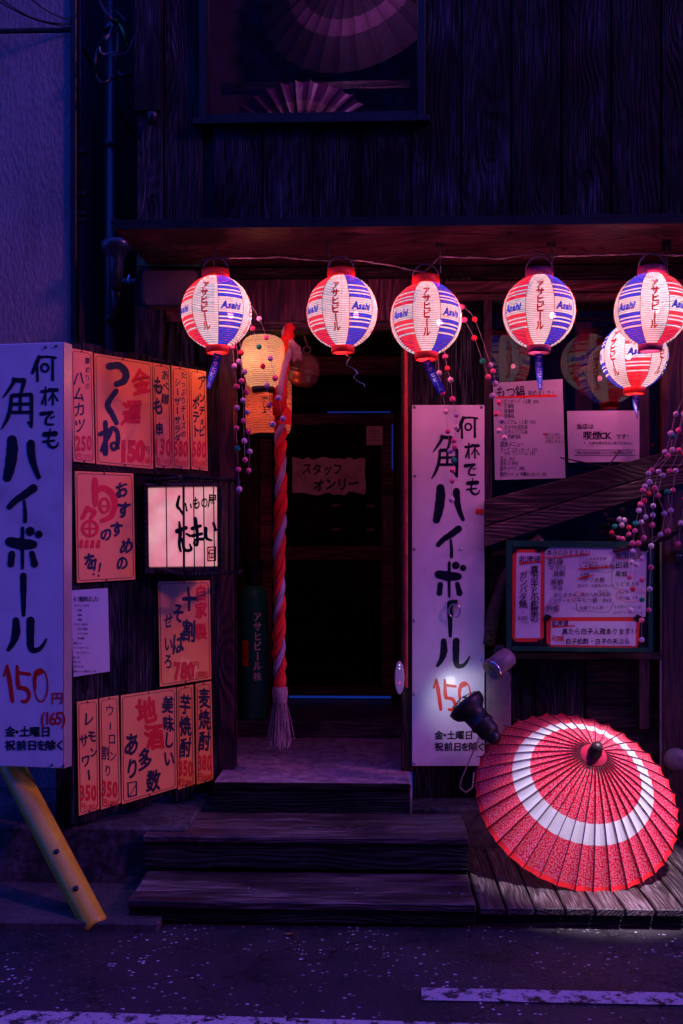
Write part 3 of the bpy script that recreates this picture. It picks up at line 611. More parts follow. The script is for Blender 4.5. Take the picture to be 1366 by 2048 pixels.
def cab(name, mat, pts, r=.005, Y=.03):
    q = MB(); n = []
    for i in range(len(pts)-1):
        for k in range(6):
            t = k/6; a = pts[max(i-1, 0)]; bb = pts[i]; cc = pts[i+1]; d = pts[min(i+2, len(pts)-1)]
            n.append(tuple(.5*((2*b_)+(-a_+c_)*t+(2*a_-5*b_+4*c_-d_)*t*t+(-a_+3*b_-3*c_+d_)*t**3) for a_, b_, c_, d_ in zip(a, bb, cc, d)))
    n.append(pts[-1]); q.tube([P(x[0], x[1], Y+.02*math.sin(i*.7)) for i, x in enumerate(n)], r, 6); return q.build(name, mat, cb)
cab('cable', 'cable', [(192, -10), (215, 30), (236, 60), (232, 130), (242, 150), (262, 148)], .009)
cab('cable', 'cablegreen', [(232, 40), (246, 62), (256, 92)], .007)
cab('cable', 'cable', [(236, 60), (210, 75), (195, 100), (190, 140), (205, 166), (232, 150)], .008)
cab('cable', 'cablewhite', [(226, 50), (215, 75), (200, 92), (206, 108), (240, 110)], .004)
cab('cable', 'cable', [(222, 10), (250, 40), (272, 50)], .005)
cab('cable', 'cablewhite', [(205, 108), (230, 104), (252, 106), (270, 70)], .003)
cab('cable', 'cable', [(300, 232), (300, 260), (290, 380), (283, 440)], .004, -.04)
for k, (p0, p1) in enumerate((((0-60, -40), (143, 55)), ((10, -60), (146, 42)), ((-20, -20), (140, 48)))):
    q = MB(); a, c = P(*p0, -.1), P(*p1, .08); q.tube([a.lerp(c, t/8)+Vector((0, 0, -.05*math.sin(math.pi*t/8))) for t in range(9)], .004, 5)
    tag(q.build('service_wire', 'cable', None, a), ('lowest black service wire over the top left corner of the wall', 'highest black service wire over the top left corner of the wall', 'middle black service wire over the top left corner of the wall')[k], 'wire', 'wires over the blue wall')
jb = thing('junction_cap', P(300, 238, -.05), 'small metal end cap with a wire below the worn corner board', 'cable gland')
q = MB(); p = P(305, 235, -.05); q.lathe(p, [(0, -.03), (.02, -.03), (.024, 0), (.03, .02), (0, .025)], 12); q.build('cap', 'metal', jb)
# rounded box beside the first lantern
ac = thing('rounded_box_sign', P(340, 575, -.08), 'blank dark rounded metal box mounted below the left end of the awning', 'box')
q = MB(); pl = PY(-.12); rr = 14; pts = []
for cx, cy, a0 in ((385, 597, 0), (299, 597, 90), (299, 554, 180), (385, 554, 270)):
    for k in range(6): a = math.radians(a0+k*18); pts.append((cx+rr*math.cos(a), cy+rr*math.sin(a)))
fr = [pl(u, v) for u, v in pts]; bk = [p+Vector((0, .1, 0)) for p in fr]; n_ = len(fr)
q.add(fr+bk, [tuple(range(n_))]+[(i, i+n_, (i+1) % n_+n_, (i+1) % n_) for i in range(n_)], 0); q.build('case', 'boxpl', ac, bevel=.004)
q = MB(); q.tube([p+Vector((0, -.004, 0)) for p in fr]+[fr[0]+Vector((0, -.004, 0))], .004, 6); q.build('rim', 'metal', ac)
# ------------------------------------------------------------------ highball signs
HB = []
def S(*p): HB.append(('s', p, 0))
def SR(*p): HB.append(('s', p, 1))
S((365,155,34),(340,215,40),(302,305,30)); S((345,235,22),(350,378,26)); S((365,160,28),(440,155,22),(518,165,24)); S((490,170,24),(490,368,28)); HB.append(('r', (418,258,34,36,22), 0))
S((388,480,30),(455,474,24)); S((425,440,16),(425,603,18)); S((420,500,14),(392,590,22)); S((460,463,34),(530,465,34)); S((500,480,18),(455,560,14)); S((490,490,18),(492,600,20)); S((505,510,14),(535,562,20))
S((385,687,40),(485,673,30)); S((468,690,18),(430,735,24),(432,782,22),(497,785,18)); S((478,722,24)); S((502,712,18))
S((415,878,46),(515,870,48)); S((402,947,22),(505,935,20)); S((470,825,12),(455,890,18),(450,965,28),(490,1000,26),(530,985,20),(541,955,12))
S((122,350,16),(122,400,34),(62,490,24),(27,538,10)); S((130,372,44),(222,376,44)); S((222,392,42),(205,460,32),(192,500,28)); S((115,516,38),(285,506,34)); S((292,515,36),(293,690,34),(291,805,30)); S((262,765,20),(292,805,22)); S((105,520,30),(95,640,36),(62,745,34),(14,828,12)); S((120,596,30),(285,594,30)); S((115,673,30),(285,671,30)); S((190,515,28),(186,670,28))
S((112,930,90),(114,1020,106),(95,1170,100),(68,1278,82)); S((288,965,76),(292,1060,76),(318,1170,58),(360,1275,42))
S((312,1378,76),(225,1442,72),(150,1490,60),(88,1552,54)); S((225,1500,24),(234,1600,34),(233,1688,36))
S((280,1780,84)); S((360,1808,70)); S((92,1878,88),(200,1898,106),(310,1902,80)); S((210,1750,32),(208,1900,36),(210,2125,26)); S((110,1992,62),(101,2085,62)); S((298,1985,50),(322,2085,66))
S((217,2196,62),(218,2340,58),(220,2560,36)); S((148,2612,62),(150,2720,80),(125,2810,60),(80,2882,38)); S((285,2612,76),(283,2720,74),(290,2870,62),(350,2886,46),(400,2842,32),(432,2785,18))
SR((66,3032,24),(88,3160,44),(116,3365,34)); SR((66,3042,26),(38,3125,22)); SR((160,3038,26),(165,3190,40),(180,3238,36)); SR((165,3096,32),(275,3112,32)); SR((172,3238,36),(245,3252,40),(272,3315,34),(238,3368,34),(205,3362,26)); HB.append(('r', (381,3218,62,150,16), 1)); SR((352,3095,60),(375,3085,60)); SR((340,3090,40),(322,3160,38),(325,3250,26))
def hb_letters(root, mp, full=True):
    kb, kr = MB(), MB()
    for t, p, c in HB:
        tb = kr if c else kb
        if t == 's': stroke(tb, mp, p)
        else: ring_stroke(tb, mp, p[0], p[1], p[2], p[3], p[4])
    for s_, xs, y in (('金・土曜日', [95, 160, 230, 325, 425], 3648), ('祝前日を除く', [95, 200, 300, 385, 470, 560], 3775)):
        for ch, x in zip(s_, xs): put(kb, mp, ch, x, y, 100 if ch != '・' else 110, w=.03, hand=.4)
    if full:
        put(kr, mp, '円', 532, 3334, 118, w=.02, hand=.3)
        for ch, x in zip('(165)', (400, 440, 490, 545, 588)): put(kr, mp, ch, x, 3520, 165, w=.02, sx=.85, hand=.3)
    kb.build('black_lettering', 'inkblack', root); kr.build('red_lettering', 'inkred', root)
zf = lambda X, Y: (X/4.656, (680+Y/4.656) if Y < 2048 else 1120+(Y-2049)/4.656)
A = P(126, 1088, -.75); Bq = P(0, 1088, -.715); plL = Pv(A, Bq)
s1 = thing('highball_sign', A, 'tall blue-lit white sign 角ハイボール 150円 at the far left edge, box shaped with metal side', 'sign', 'tall white highball signs')
dirL = (Bq-A).normalized(); cor = A+dirL*.365
zt, zb = P(126, 684, -.75).z, P(126, 1537, -.75).z
q = MB(); a4 = [Vector((cor.x, cor.y, zb)), Vector((A.x, A.y, zb)), Vector((A.x, A.y, zt)), Vector((cor.x, cor.y, zt))]; q.hexa(a4, [p-plL.n*.045 for p in a4]); q.build('face_plate', 'plate', s1, A, .003)
q = MB(); a4 = [p-plL.n*.0 for p in a4[1:3]]; e = -dirL*.004
q.hexa([a4[0]+e, a4[0]-plL.n*.055+e*4, a4[1]-plL.n*.055+e*4, a4[1]+e], [a4[0]+e*.4, a4[0]-plL.n*.055+e, a4[1]-plL.n*.055+e, a4[1]+e*.4]); q.build('side_trim', 'platex', s1, A)
mpL = lambda X, Y, o: plL(*zf(X, Y), o)
hb_letters(s1, mpL)
q = MB()
for (u, v) in ((91, 694), (112, 692), (104, 1530), (127, 1532)): p = plL(u, v, .002); q.lathe(p, [(0, .004), (.005, .003), (.006, 0)], 8, plL.n)
q.build('screw', 'metal', s1)
plR = PY(-.012)
s2 = thing('highball_sign', P(896, 1531, -.01), 'tall white sign 角ハイボール 150 on the post right of the doorway, lit by a clamp lamp', 'sign', 'tall white highball signs')
platepart('face_plate', 'plate', s2, plR, rect(824, 810, 969, 1532), .012, bevel=.002)
def mpR(X, Y, o):
    u, v = zf(X, Y); s = 721/851.0
    return plR(969-(127-u)*145/171.5-1, 1532-(1536-v)*s, o)
hb_letters(s2, mpR, False)
for (u, v) in ((829, 815), (963, 815), (830, 952), (829, 1098), (922, 1098), (829, 1241), (829, 1388), (963, 1320), (829, 1526)):
    q = MB(); p = plR(u, v, .001); q.lathe(p, [(0, .005), (.006, .004), (.008, 0)], 8, plR.n); q.build('screw', 'steel', s2)
q = MB(); q.plate(plR, rect(952, 1018, 966, 1028), .003, off=.004); q.build('sticker', 'vermil', s2)
ro = thing('ring_handle', P(909, 1200, -.02), 'small steel ring hanging on the tall white sign beside the doorway', 'ring')
q = MB(); c = P(909, 1222, -.03); q.tube([c+Vector((.028*math.sin(t*.3927), 0, .034*math.cos(t*.3927))) for t in range(17)], .004, 7, caps=False); q.build('ring', 'steel', ro)
q = MB(); q.box(c.x-.016, c.x+.016, -.03, -.013, c.z+.03, c.z+.055); q.build('bracket', 'metal', ro)

# ------------------------------------------------------------------ slanted menu wall
wa, wb_ = P(143, 1088, -.655), P(440, 1088, -.03); plW = Pv(wa, wb_); plB = Pv(wa+Vector((.0, 0, 0)), wb_)
mw = thing('menu_wall', (wa.x, wa.y, .28), 'slanted wing wall of dark boards carrying yellow menu plates left of the doorway', 'screen wall')
def wpart(name, mat, q_, th, off): return platepart(name, mat, mw, plW, q_, th, off, .003)
lt = lambda u: 684+(u-143)*.19; lb = lambda u: 1650-(u-143)*.245
for (u0, u1, dt, db, mt) in ((144, 164, 0, 0, 'char'), (165, 205, -4, 3, 'char_pale'), (206, 255, 2, -4, 'char'), (256, 305, -3, 2, 'char_pale'), (306, 350, 3, -22, 'char'), (351, 388, -3, 6, 'char'), (389, 439, 4, 0, 'char_pale')):
    wpart('board', mt, [(u0, lb(u0)+db), (u1, lb(u1)+db), (u1, lt(u1)+dt), (u0, lt(u0)+dt)], .02, -.012)
for v0, v1 in ((0, 0),): pass
wpart('rail', 'char', [(146, 700), (437, 756), (437, 740), (146, 686)], .03, -.034); wpart('rail', 'char', [(146, 1640), (437, 1568), (437, 1552), (146, 1622)], .03, -.034)
wpart('rail', 'charx', [(146, 945), (300, 951), (437, 957), (437, 945)][:0] or [(146, 941), (437, 956), (437, 944), (146, 927)], .018, -.002+.006)
boxpart('prop', 'char', mw, P(115, 1088, -.6).x, P(148, 1088, -.6).x, -.62, -.56, .285, P(115, 1500, -.6).z)
def menu(label, q_, fn, mat='menu', cat='menu sign', grp='yellow menu plates on the wing wall', border=True, hand=.6):
    c = sum((plW(u, v) for u, v in q_), Vector())/4
    t = thing('menu_plate', c, label, cat, grp)
    platepart('plate', mat, t, plW, q_, .006, .004, .001)
    def mp(u, v, o): return plW(u, v, .0042+o)
    k, r, g = MB(), MB(), MB()
    if border:                            # thin line with notched corners
        (ax, ay), (bx, by), (cx, cy), (dx, dy) = q_[3], q_[2], q_[1], q_[0]   # tl tr br bl
        wq = bx-ax
        def I(s, t_):
            x0 = ax+(bx-ax)*s; x1 = dx+(cx-dx)*s; y0 = ay+(by-ay)*s; y1 = dy+(cy-dy)*s
            return (x0+(x1-x0)*t_, y0+(y1-y0)*t_)
        H = dy-ay; i1, i2, j1, j2 = 3.5/wq, 7.5/wq, 4.5/H, 9/H; lw = .55
        for seg in (((i2, j1), (1-i2, j1)), ((1-i2, j1), (1-i1, j2)), ((1-i1, j2), (1-i1, 1-j2)), ((1-i1, 1-j2), (1-i2, 1-j1)), ((1-i2, 1-j1), (i2, 1-j1)), ((i2, 1-j1), (i1, 1-j2)), ((i1, 1-j2), (i1, j2)), ((i1, j2), (i2, j1))):
            (x0, y0), (x1, y1) = I(*seg[0]), I(*seg[1]); h = math.hypot(x1-x0, y1-y0); nx, ny = -(y1-y0)/h*lw, (x1-x0)/h*lw
            g.face([mp(x0+nx, y0+ny, .001), mp(x1+nx, y1+ny, .001), mp(x1-nx, y1-ny, .001), mp(x0-nx, y0-ny, .001)])
        g.build('border_line', 'border', t)
        for s_, t_ in ((.5, .012), (.5, .988)):
            s = MB(); p = mp(*I(s_, t_), 0); s.lathe(p, [(0, .003), (.004, .002), (.005, 0)], 7, plW.n); s.build('nail', 'metal', t)
    fn(k, r, mp)
    if k.f: k.build('black_lettering', 'inkblack', t)
    if r.f: r.build('red_lettering', 'inkred', t)
    return t
def z3(pts): return [(120+x/3.794, 680+y/3.794, w/3.794) for x, y, w in pts]
def z4(pts): return [(120+x/3.794, 920+y/3.794, w/3.794) for x, y, w in pts]
def price(r, mp, num, yen, u, v, s, sx=.8, w=.05):
    sx = sx*.80; w = .035; n = len(num); st_ = s*.50*sx*1.15
    for i, ch in enumerate(num): put(r, mp, ch, u+(i-(n-1)/2)*st_, v, s, w=w, sx=sx, hand=.5)
    if yen:
        put(r, mp, '円', u-s*.5*sx, v+s*.66, s*.36, w=.02, sx=.7, hand=.3)
        for i, ch in enumerate(yen): put(r, mp, ch, u-s*.1*sx+i*s*.22*sx, v+s*.68, s*.33, w=.012, sx=.62)
def fA(k, r, mp):
    vtext(k, mp, '厚めりの', 175, 722, 15, 17, w=.01, sx=.7, hand=1); vtext(k, mp, 'ハムカツ', 158, 757, 31, 31, w=.02, sx=.78, du=.6, hand=1); price(r, mp, '250', '(275)', 167, 886, 40, .62)
def fB(k, r, mp):
    stroke(k, mp, z3([(375, 200, 55), (450, 195, 55), (500, 250, 55), (485, 310, 55), (430, 335, 45)]))
    stroke(k, mp, z3([(425, 388, 40), (362, 488, 44), (395, 560, 42), (430, 630, 34)]))
    stroke(k, mp, z3([(345, 625, 36), (347, 740, 36), (345, 860, 44)])); stroke(k, mp, z3([(305, 715, 34), (385, 685, 36), (345, 770, 36), (315, 838, 26)])); stroke(k, mp, z3([(350, 720, 30), (400, 668, 34), (438, 705, 34), (436, 800, 32), (405, 832, 26), (388, 795, 22), (415, 780, 22), (445, 820, 22)]))
    put(r, mp, '金', 282, 765, 50, w=.05, sx=.74, hand=1.2); put(r, mp, '運', 263, 826, 52, w=.045, sx=.76, hand=1.2)
    for i, ch in enumerate('150'): put(r, mp, ch, 247+i*17, 900, 56, w=.06, sx=.62, hand=.4)
    put(r, mp, '円', 293, 900, 18, w=.02, sx=.75, hand=.3)
    for i, ch in enumerate('(165)'): put(r, mp, ch, 286+i*4.4, 920, 17, w=.02, sx=.6)
def fC(k, r, mp):
    vtext(k, mp, 'あべ鶏', 330, 750, 22, 24, w=.02, sx=.7, hand=1); vtext(k, mp, 'もも', 317, 772, 38, 42, w=.035, sx=.55, hand=1); put(k, mp, '串', 319, 859, 27, w=.035, sx=.6, hand=.6); price(r, mp, '130', '(143)', 325, 893, 44, .60)
def fD(k, r, mp):
    vtext(k, mp, 'たっぷりチーズの', 367, 751, 15, 16.7, w=.015, sx=.72, hand=.8); vtext(k, mp, 'シーザーサラダ', 355, 765, 17, 18.6, w=.02, sx=.8, hand=.8); price(r, mp, '580', '(638)', 361, 897, 42, .52)
def fE(k, r, mp):
    for ch, y, s in (('ア', 765, 30), ('ン', 795, 22), ('チ', 821, 21), ('ョ', 842, 15), ('ビ', 863, 22)): put(k, mp, ch, 404, y, s, w=.03, sx=.6, hand=.8)
    for ch, y in (('ポ', 805), ('テ', 834), ('ト', 862)): put(k, mp, ch, 392, y, 27, w=.03, sx=.55, hand=.8)
    price(r, mp, '580', '(638)', 398, 898, 42, .52)
menu('tall narrow ham cutlet plate ハムカツ 250, top row nearest the blue-lit sign', [(150, 925), (188, 928), (185, 702), (141, 694)][:0] or [(147, 923), (190, 927), (185, 704), (141, 696)], fA, 'menu2')
menu('widest plate of the top row, red and black つくね 150円', [(193, 928), (307, 938), (304, 725), (188, 706)], fB)
menu('narrow plate もも串 130 directly right of the widest top row plate', [(311, 935), (344, 937), (340, 731), (305, 725)], fC)
menu('narrow plate シーザーサラダ 580, second from the right in the top row', [(345, 936), (380, 939), (377, 737), (343, 731)], fD)
menu('rightmost plate of the top row, アンチョビポテト 580', [(383, 938), (416, 942), (412, 743), (378, 737)], fE)
def fF(k, r, mp):
    stroke(r, mp, z4([(265, 150, 40), (268, 220, 52), (268, 340, 34)])); stroke(r, mp, z4([(262, 245, 40), (330, 212, 46), (400, 262, 48), (415, 350, 44), (385, 430, 40), (318, 460, 34)]))
    ring_stroke(r, mp, 120+338/3.794, 920+345/3.794, 9.5, 14, 5.5); stroke(r, mp, z4([(315, 350, 14), (362, 350, 14)]))
    stroke(r, mp, z4([(210, 365, 40), (170, 440, 30)])); stroke(r, mp, z4([(215, 372, 34), (262, 395, 38), (235, 440, 30)])); ring_stroke(r, mp, 120+228/3.794, 920+520/3.794, 15, 15, 6)
    stroke(r, mp, z4([(178, 520, 16), (280, 520, 16)])); stroke(r, mp, z4([(228, 470, 16), (228, 575, 16)]))
    for x in (165, 207, 250, 295): stroke(r, mp, z4([(x, 615, 24), (x-5, 655, 30)]))
    for ch, x, y, s in (('お', 470, 225, 115), ('す', 485, 375, 120), ('す', 432, 530, 110), ('め', 505, 655, 115), ('の', 470, 785, 105), ('の', 352, 560, 100), ('を', 232, 775, 120)): put(k, mp, ch, 120+x/3.794, 920+y/3.794, s/3.794*1.12, w=.04, sx=.82, hand=1)
    for dx in (0, 10): stroke(k, mp, [(191+dx, 1124+dx*.3, 4), (188+dx, 1141+dx*.2, 3)]); stroke(k, mp, [(187+dx, 1148+dx*.3, 4)])
menu('squarish yellow plate おすすめの旬の魚を!! in red and black, left of the lit box sign', [(154, 1166), (271, 1159), (267, 947), (150, 942)], fF, 'menu')
def fH(k, r, mp):
    for ch, y in (('自', 1187), ('家', 1220), ('製', 1264)): put(r, mp, ch, 402, y, 34, w=.04, sx=.70, hand=.8)
    for ch, y, s in (('十', 1200, 48), ('割', 1262, 46)): put(k, mp, ch, 378, y, s, w=.035, sx=.60, hand=.6)
    for ch, y, s in (('そ', 1226, 42), ('ば', 1287, 46)): put(k, mp, ch, 357, y, s, w=.03, sx=.55, hand=.8)
    for ch, y in (('せ', 1242), ('い', 1288), ('ろ', 1322)): put(k, mp, ch, 337, y, 33, w=.02, sx=.55, hand=.8)
    for i, ch in enumerate('780'): put(r, mp, ch, 355+i*13.5, 1341, 46, w=.06, sx=.52, hand=.4)
    put(r, mp, '円', 393, 1330, 15, w=.02, sx=.75)
    for i, ch in enumerate('(858)'): put(r, mp, ch, 394+i*5, 1348, 16, w=.015, sx=.7)
menu('yellow plate 自家製十割そば 780円 directly under the lit box sign', [(320, 1374), (423, 1358), (420, 1161), (316, 1163)], fH)
def fcol(txt, u, v0, s, step, num, yen, pu, pv, ps, psx, sx=.75):
    def fn(k, r, mp): vtext(k, mp, txt, u, v0, s, step, w=.03, sx=sx, hand=.8); price(r, mp, num, yen, pu, pv, ps, psx)
    return fn
def fI(k, r, mp):
    for ch, x, y, s in (('レ', 177, 1437, 30), ('モ', 184, 1472, 26), ('サ', 168, 1481, 27), ('ン', 187, 1505, 22), ('ワ', 172, 1522, 27)): put(k, mp, ch, x, y, s, w=.03, sx=.7, hand=1)
    stroke(k, mp, [(177, 1541, 3.5), (179, 1558, 4)]); price(r, mp, '350', '(385)', 176, 1585, 42, .62)
menu('narrow plate レモンサワー 350, bottom row nearest the blue-lit sign', [(158, 1632), (199, 1618), (196, 1398), (154, 1404)], fI, 'menu2')
def fJ(k, r, mp):
    put(k, mp, 'ウ', 220, 1421, 26, w=.0, sx=.72, hand=.6); stroke(k, mp, [(221, 1446, 2.2), (221, 1458, 2.6)]); put(k, mp, 'ロ', 224, 1478, 26, w=.01, sx=.62); put(k, mp, 'ン', 226, 1512, 24, w=.01, sx=.6); put(k, mp, '割', 211, 1506, 30, w=.01, sx=.6); put(k, mp, 'り', 216, 1541, 25, w=.01, sx=.6); price(r, mp, '350', '(385)', 219, 1577, 42, .58)
menu('narrow plate ウーロン割り 350 between the lemon sour plate and the large sake plate', [(202, 1620), (242, 1606), (237, 1391), (199, 1397)], fJ, 'menu2')
def fK(k, r, mp):
    for ch, x, y, s in (('美', 336, 1409, 37), ('味', 337, 1448, 34), ('し', 338, 1480, 34), ('い', 338, 1518, 36), ('あ', 263, 1487, 48), ('り', 265, 1539, 44), ('多', 290, 1520, 46), ('数', 307, 1561, 46)): put(k, mp, ch, x, y, s, w=.035, sx=.62, hand=.9)
    put(r, mp, '地', 293, 1421, 55, w=.05, sx=.74, hand=.9); put(r, mp, '酒', 309, 1473, 52, w=.05, sx=.74, hand=.9)
    for p in (((256, 1566, 2.5), (257, 1594, 2.5)), ((257, 1566, 2.5), (273, 1563, 2.5)), ((273, 1564, 2.5), (273, 1590, 2.5)), ((257, 1594, 2.5), (273, 1590, 2.5)), ((259, 1592, 1.6), (272, 1570, 1.6))): stroke(k, mp, p)
menu('largest plate of the bottom row, 美味しい地酒多数あり〼 with a pale glare at its top', [(244, 1609), (354, 1576), (352, 1375), (242, 1391)], fK, 'menu2')
menu('narrow plate 芋焼酎 350, bottom row second from the doorway', [(356, 1580), (390, 1568), (387, 1369), (354, 1375)], fcol('芋焼酎', 371, 1410, 42, 43, '350', '(385)', 371, 1536, 42, .52, .55))
menu('narrow plate 麦焼酎 380, bottom row nearest the doorway', [(394, 1569), (427, 1560), (423, 1362), (391, 1368)], fcol('麦焼酎', 409, 1397, 42, 43, '380', '(418)', 409, 1525, 42, .5, .55))
MO = [('もつ鍋始めました!', 0, 9), ('スタンダード 1人前 890', 0, 5), ('・正油味', 1, 5), ('・旨塩味', 1, 5), ('・味噌味', 1, 5), ('プレミアム 1人前 990', 0, 5), ('・まろやか豆乳味', 1, 5), ('・トマトバジル味', 1, 5), ('・辛子麻辣味', 1, 5), ('追加メニュー', 0, 5.5), ('スープ スタンダード 250', 0, 4.6), ('もも プレミアム 350', 1, 4.6), ('豆ふ 350', 0, 5), ('追もつ 890', 0, 5), ('追キャベツ 380', 0, 5), ('雑炊セット or 中華めんセット 380', 0, 5)]
def fG(k, r, mp):
    y = 1198
    for i, (s, ind, sz) in enumerate(MO):
        htext(k, mp, s, 147+ind*6, y, sz*1.0 if i else 12, w=.02, sx=.55 if i else .5, hand=.7); y += 13 if i == 0 else 9.4
t = menu('crumpled white handwritten paper もつ鍋 pinned below the seasonal fish plate', [(147, 1354), (220, 1343), (216, 1176), (141, 1181)], fG, 'paperlam', 'paper notice', None, False)

# ------------------------------------------------------------------ lit box sign in its cage
plX = Pv(P(296, 1088, -.40), P(434, 1088, -.335))
lbx = thing('lit_box_sign', P(366, 1150, -.36), 'glowing pink box sign くいもの屋 たまい behind thin bars, on the slanted menu wall', 'lit sign')
q = MB(); q.plate(plX, [(298, 1134), (436, 1132), (434, 974), (296, 976)], .12); q.build('lightbox', 'boxlit', lbx, None, .004)
fr_ = MB()
for c4 in ([(290, 1146), (441, 1142), (441, 1133), (290, 1136)], [(290, 974), (441, 972), (441, 964), (290, 966)], [(290, 1136), (298, 1136), (296, 974), (289, 974)], [(435, 1134), (443, 1134), (442, 972), (434, 972)]): fr_.plate(plX, c4, .15, off=.012)
fr_.build('frame', 'red_wood', lbx)
kx, rx = MB(), MB(); mpX = lambda u, v, o: plX(u, v, .001+o)
zz = lambda pts: [(120+x/3.794, 920+y/3.794, w/3.794) for x, y, w in pts]
for s_ in ([(905, 275, 18), (890, 345, 26), (910, 375, 20), (932, 412, 16)], [(952, 330, 12), (962, 385, 14)], [(990, 335, 10), (996, 360, 12)],
           [(905, 470, 16), (912, 560, 30), (905, 640, 24), (915, 690, 20)], [(890, 540, 38), (955, 515, 30)], [(960, 560, 18), (985, 575, 22)], [(930, 600, 24), (945, 680, 26), (995, 680, 24), (985, 640, 14)],
           [(1005, 520, 30), (1065, 500, 24)], [(1005, 575, 28), (1075, 560, 24)], [(1025, 445, 30), (1040, 540, 26), (1042, 640, 22), (1020, 635, 22), (1030, 605, 18), (1085, 600, 26)],
           [(1105, 520, 30), (1110, 590, 26), (1150, 610, 16)], [(1165, 480, 22), (1180, 530, 24)]): stroke(kx, mpX, zz(s_))
for ch, x, y, s in (('も', 1035, 325, 105), ('の', 1095, 320, 90), ('屋', 1155, 310, 110)): put(kx, mpX, ch, 120+x/3.794, 920+y/3.794, s/3.794, w=.03, sx=.62, hand=.6)
kx.build('black_lettering', 'inkblack', lbx)
for a, c in (((1122, 662, 10), (1180, 660, 10)), ((1122, 662, 10), (1122, 765, 10)), ((1180, 660, 10), (1180, 762, 10)), ((1122, 765, 10), (1180, 762, 10))): stroke(rx, mpX, zz([a, c]))
put(rx, mpX, '伝', 120+1151/3.794, 920+714/3.794, 22, w=.03, sx=.65); rx.build('red_seal', 'inkred', lbx)
cg = thing('sign_cage', P(384, 1150, -.45), 'open wooden cage with thin vertical wires around the glowing box sign', 'cage')
plC = PY(-.47); plC2 = PY(-.30)
def cbar(name, mat, a, c, r): q = MB(); q.tube([a, c], r, 4 if r > .006 else 6); return q.build(name, mat, cg)
TL, TM, TR = P(288, 964, -.33), P(367, 955, -.50), P(474, 960, -.38); BL, BM, BR = P(280, 1141, -.33), P(368, 1150, -.50), P(474, 1145, -.38)
for a, c in ((TL, TM), (TM, TR), (BL, BM), (BM, BR), (TR, BR), (TM, BM)): cbar('bar', 'char_pale', a, c, .013 if a is not TM or c is not BM else .006)
for u in (459, ): cbar('bar', 'char_pale', P(u, 962, -.39), P(u, 1147, -.39), .008)
for u in (333, 388, 408, 428, 447):
    Yw = -.5+.12*abs(u-367)/107 if u > 367 else -.5+.17*abs(u-367)/80
    cbar('wire', 'cable', P(u-1, 960, Yw), P(u+1, 1146, Yw), .003)
for (a) in (TL, BL): cbar('bar', 'char_pale', a, a+Vector((.02, .14, 0)), .01)
cbar('bar', 'char_pale', TR, TR+Vector((-.02, .32, 0)), .011); cbar('bar', 'char_pale', BR, BR+Vector((-.02, .32, 0)), .011)

# ------------------------------------------------------------------ notices
def notice(name, label, cat, Y, q_, fn, mat='paperlam', th=.002):
    pl = PY(Y); c = sum((pl(u, v) for u, v in q_), Vector())/4; t = thing(name, c, label, cat)
    platepart('sheet', mat, t, pl, q_, th, bevel=0); k, r = MB(), MB(); fn(k, r, lambda u, v, o: pl(u, v, o), t)
    if k.f: k.build('black_lettering', 'penblack', t)
    if r.f: r.build('red_marks', 'inkred', t)
    return t
def fN1(k, r, mp, t):
    htext(k, mp, 'もつ鍋', 992, 784, 27, w=.015, sx=.72, hand=.8); htext(k, mp, '始めました!', 1056, 786, 13, w=.005, sx=.72, hand=.6)
    stroke(r, mp, [(992, 795, 3), (1050, 793, 4), (1112, 791, 4)])
    y = 803
    for i, (s, ind, sz) in enumerate(MO[1:]):
        if ind and s[0] == '・': stroke(r, mp, [(1001, y-1, 3)]); s = s[1:]
        htext(k, mp, s, 1000+ind*8, y, sz*2.0 if i != 8 else 12, w=.005, sx=.68 if i != 14 else .56, hand=.7); y += (9.2, 9.8, 10, 12, 10.5, 9.8, 9.5, 14.5, 11.5, 7, 10.5, 8.5, 10.5, 12, 0)[i] if i < 14 else 0
    for i, s in enumerate(('鍋のしめに', 'ぜひどうぞ', 'お試し下さい')): htext(k, mp, s, 1090, 869+i*7, 7, w=0, sx=.9, hand=.8)
    stroke(r, mp, [(1088, 868, 4)])
notice('paper_notice', 'large handwritten hot pot menu paper もつ鍋 taped to the window glass', 'paper notice', -.005, [(990, 960), (1131, 956), (1125, 758), (986, 766)], fN1)
def fN2(k, r, mp, t):
    htext(k, mp, '当店は', 1153, 853, 11.5, w=.02); htext(k, mp, '喫煙OK', 1166, 871, 18, w=.025); htext(k, mp, 'です!', 1232, 873, 10.5, w=.02)
    htext(k, mp, '※ 20歳未満の方は入店できません', 1167, 886, 6.2, w=.01); htext(k, mp, '(ですぎ)'[:0]+'(です。)', 1174, 892, 5, w=.005); htext(k, mp, '神奈川県公共的施設における受動喫煙防止条例', 1153, 905.5, 5.3, w=.015)
    for y in (900, 910.5): stroke(k, mp, [(1149, y, 1.1), (1270, y, 1.1)])
notice('paper_notice', 'landscape printed notice 喫煙OKです behind the lanterns on the window glass', 'paper notice', -.004, [(1137, 925), (1281, 923), (1279, 821), (1134, 822)], fN2)
def fN3(k, r, mp, t):
    htext(k, mp, 'スタッフ', 604, 938, 24, w=.03, hand=1, sx=.85); htext(k, mp, 'オンリー', 626, 970, 26, w=.04, hand=1, sx=.9, dv=-.05)
M['oldpaper'] = plain('old_red_paper', (.85, .60, .62), .8, var=.3, scale=14, bump=.1)
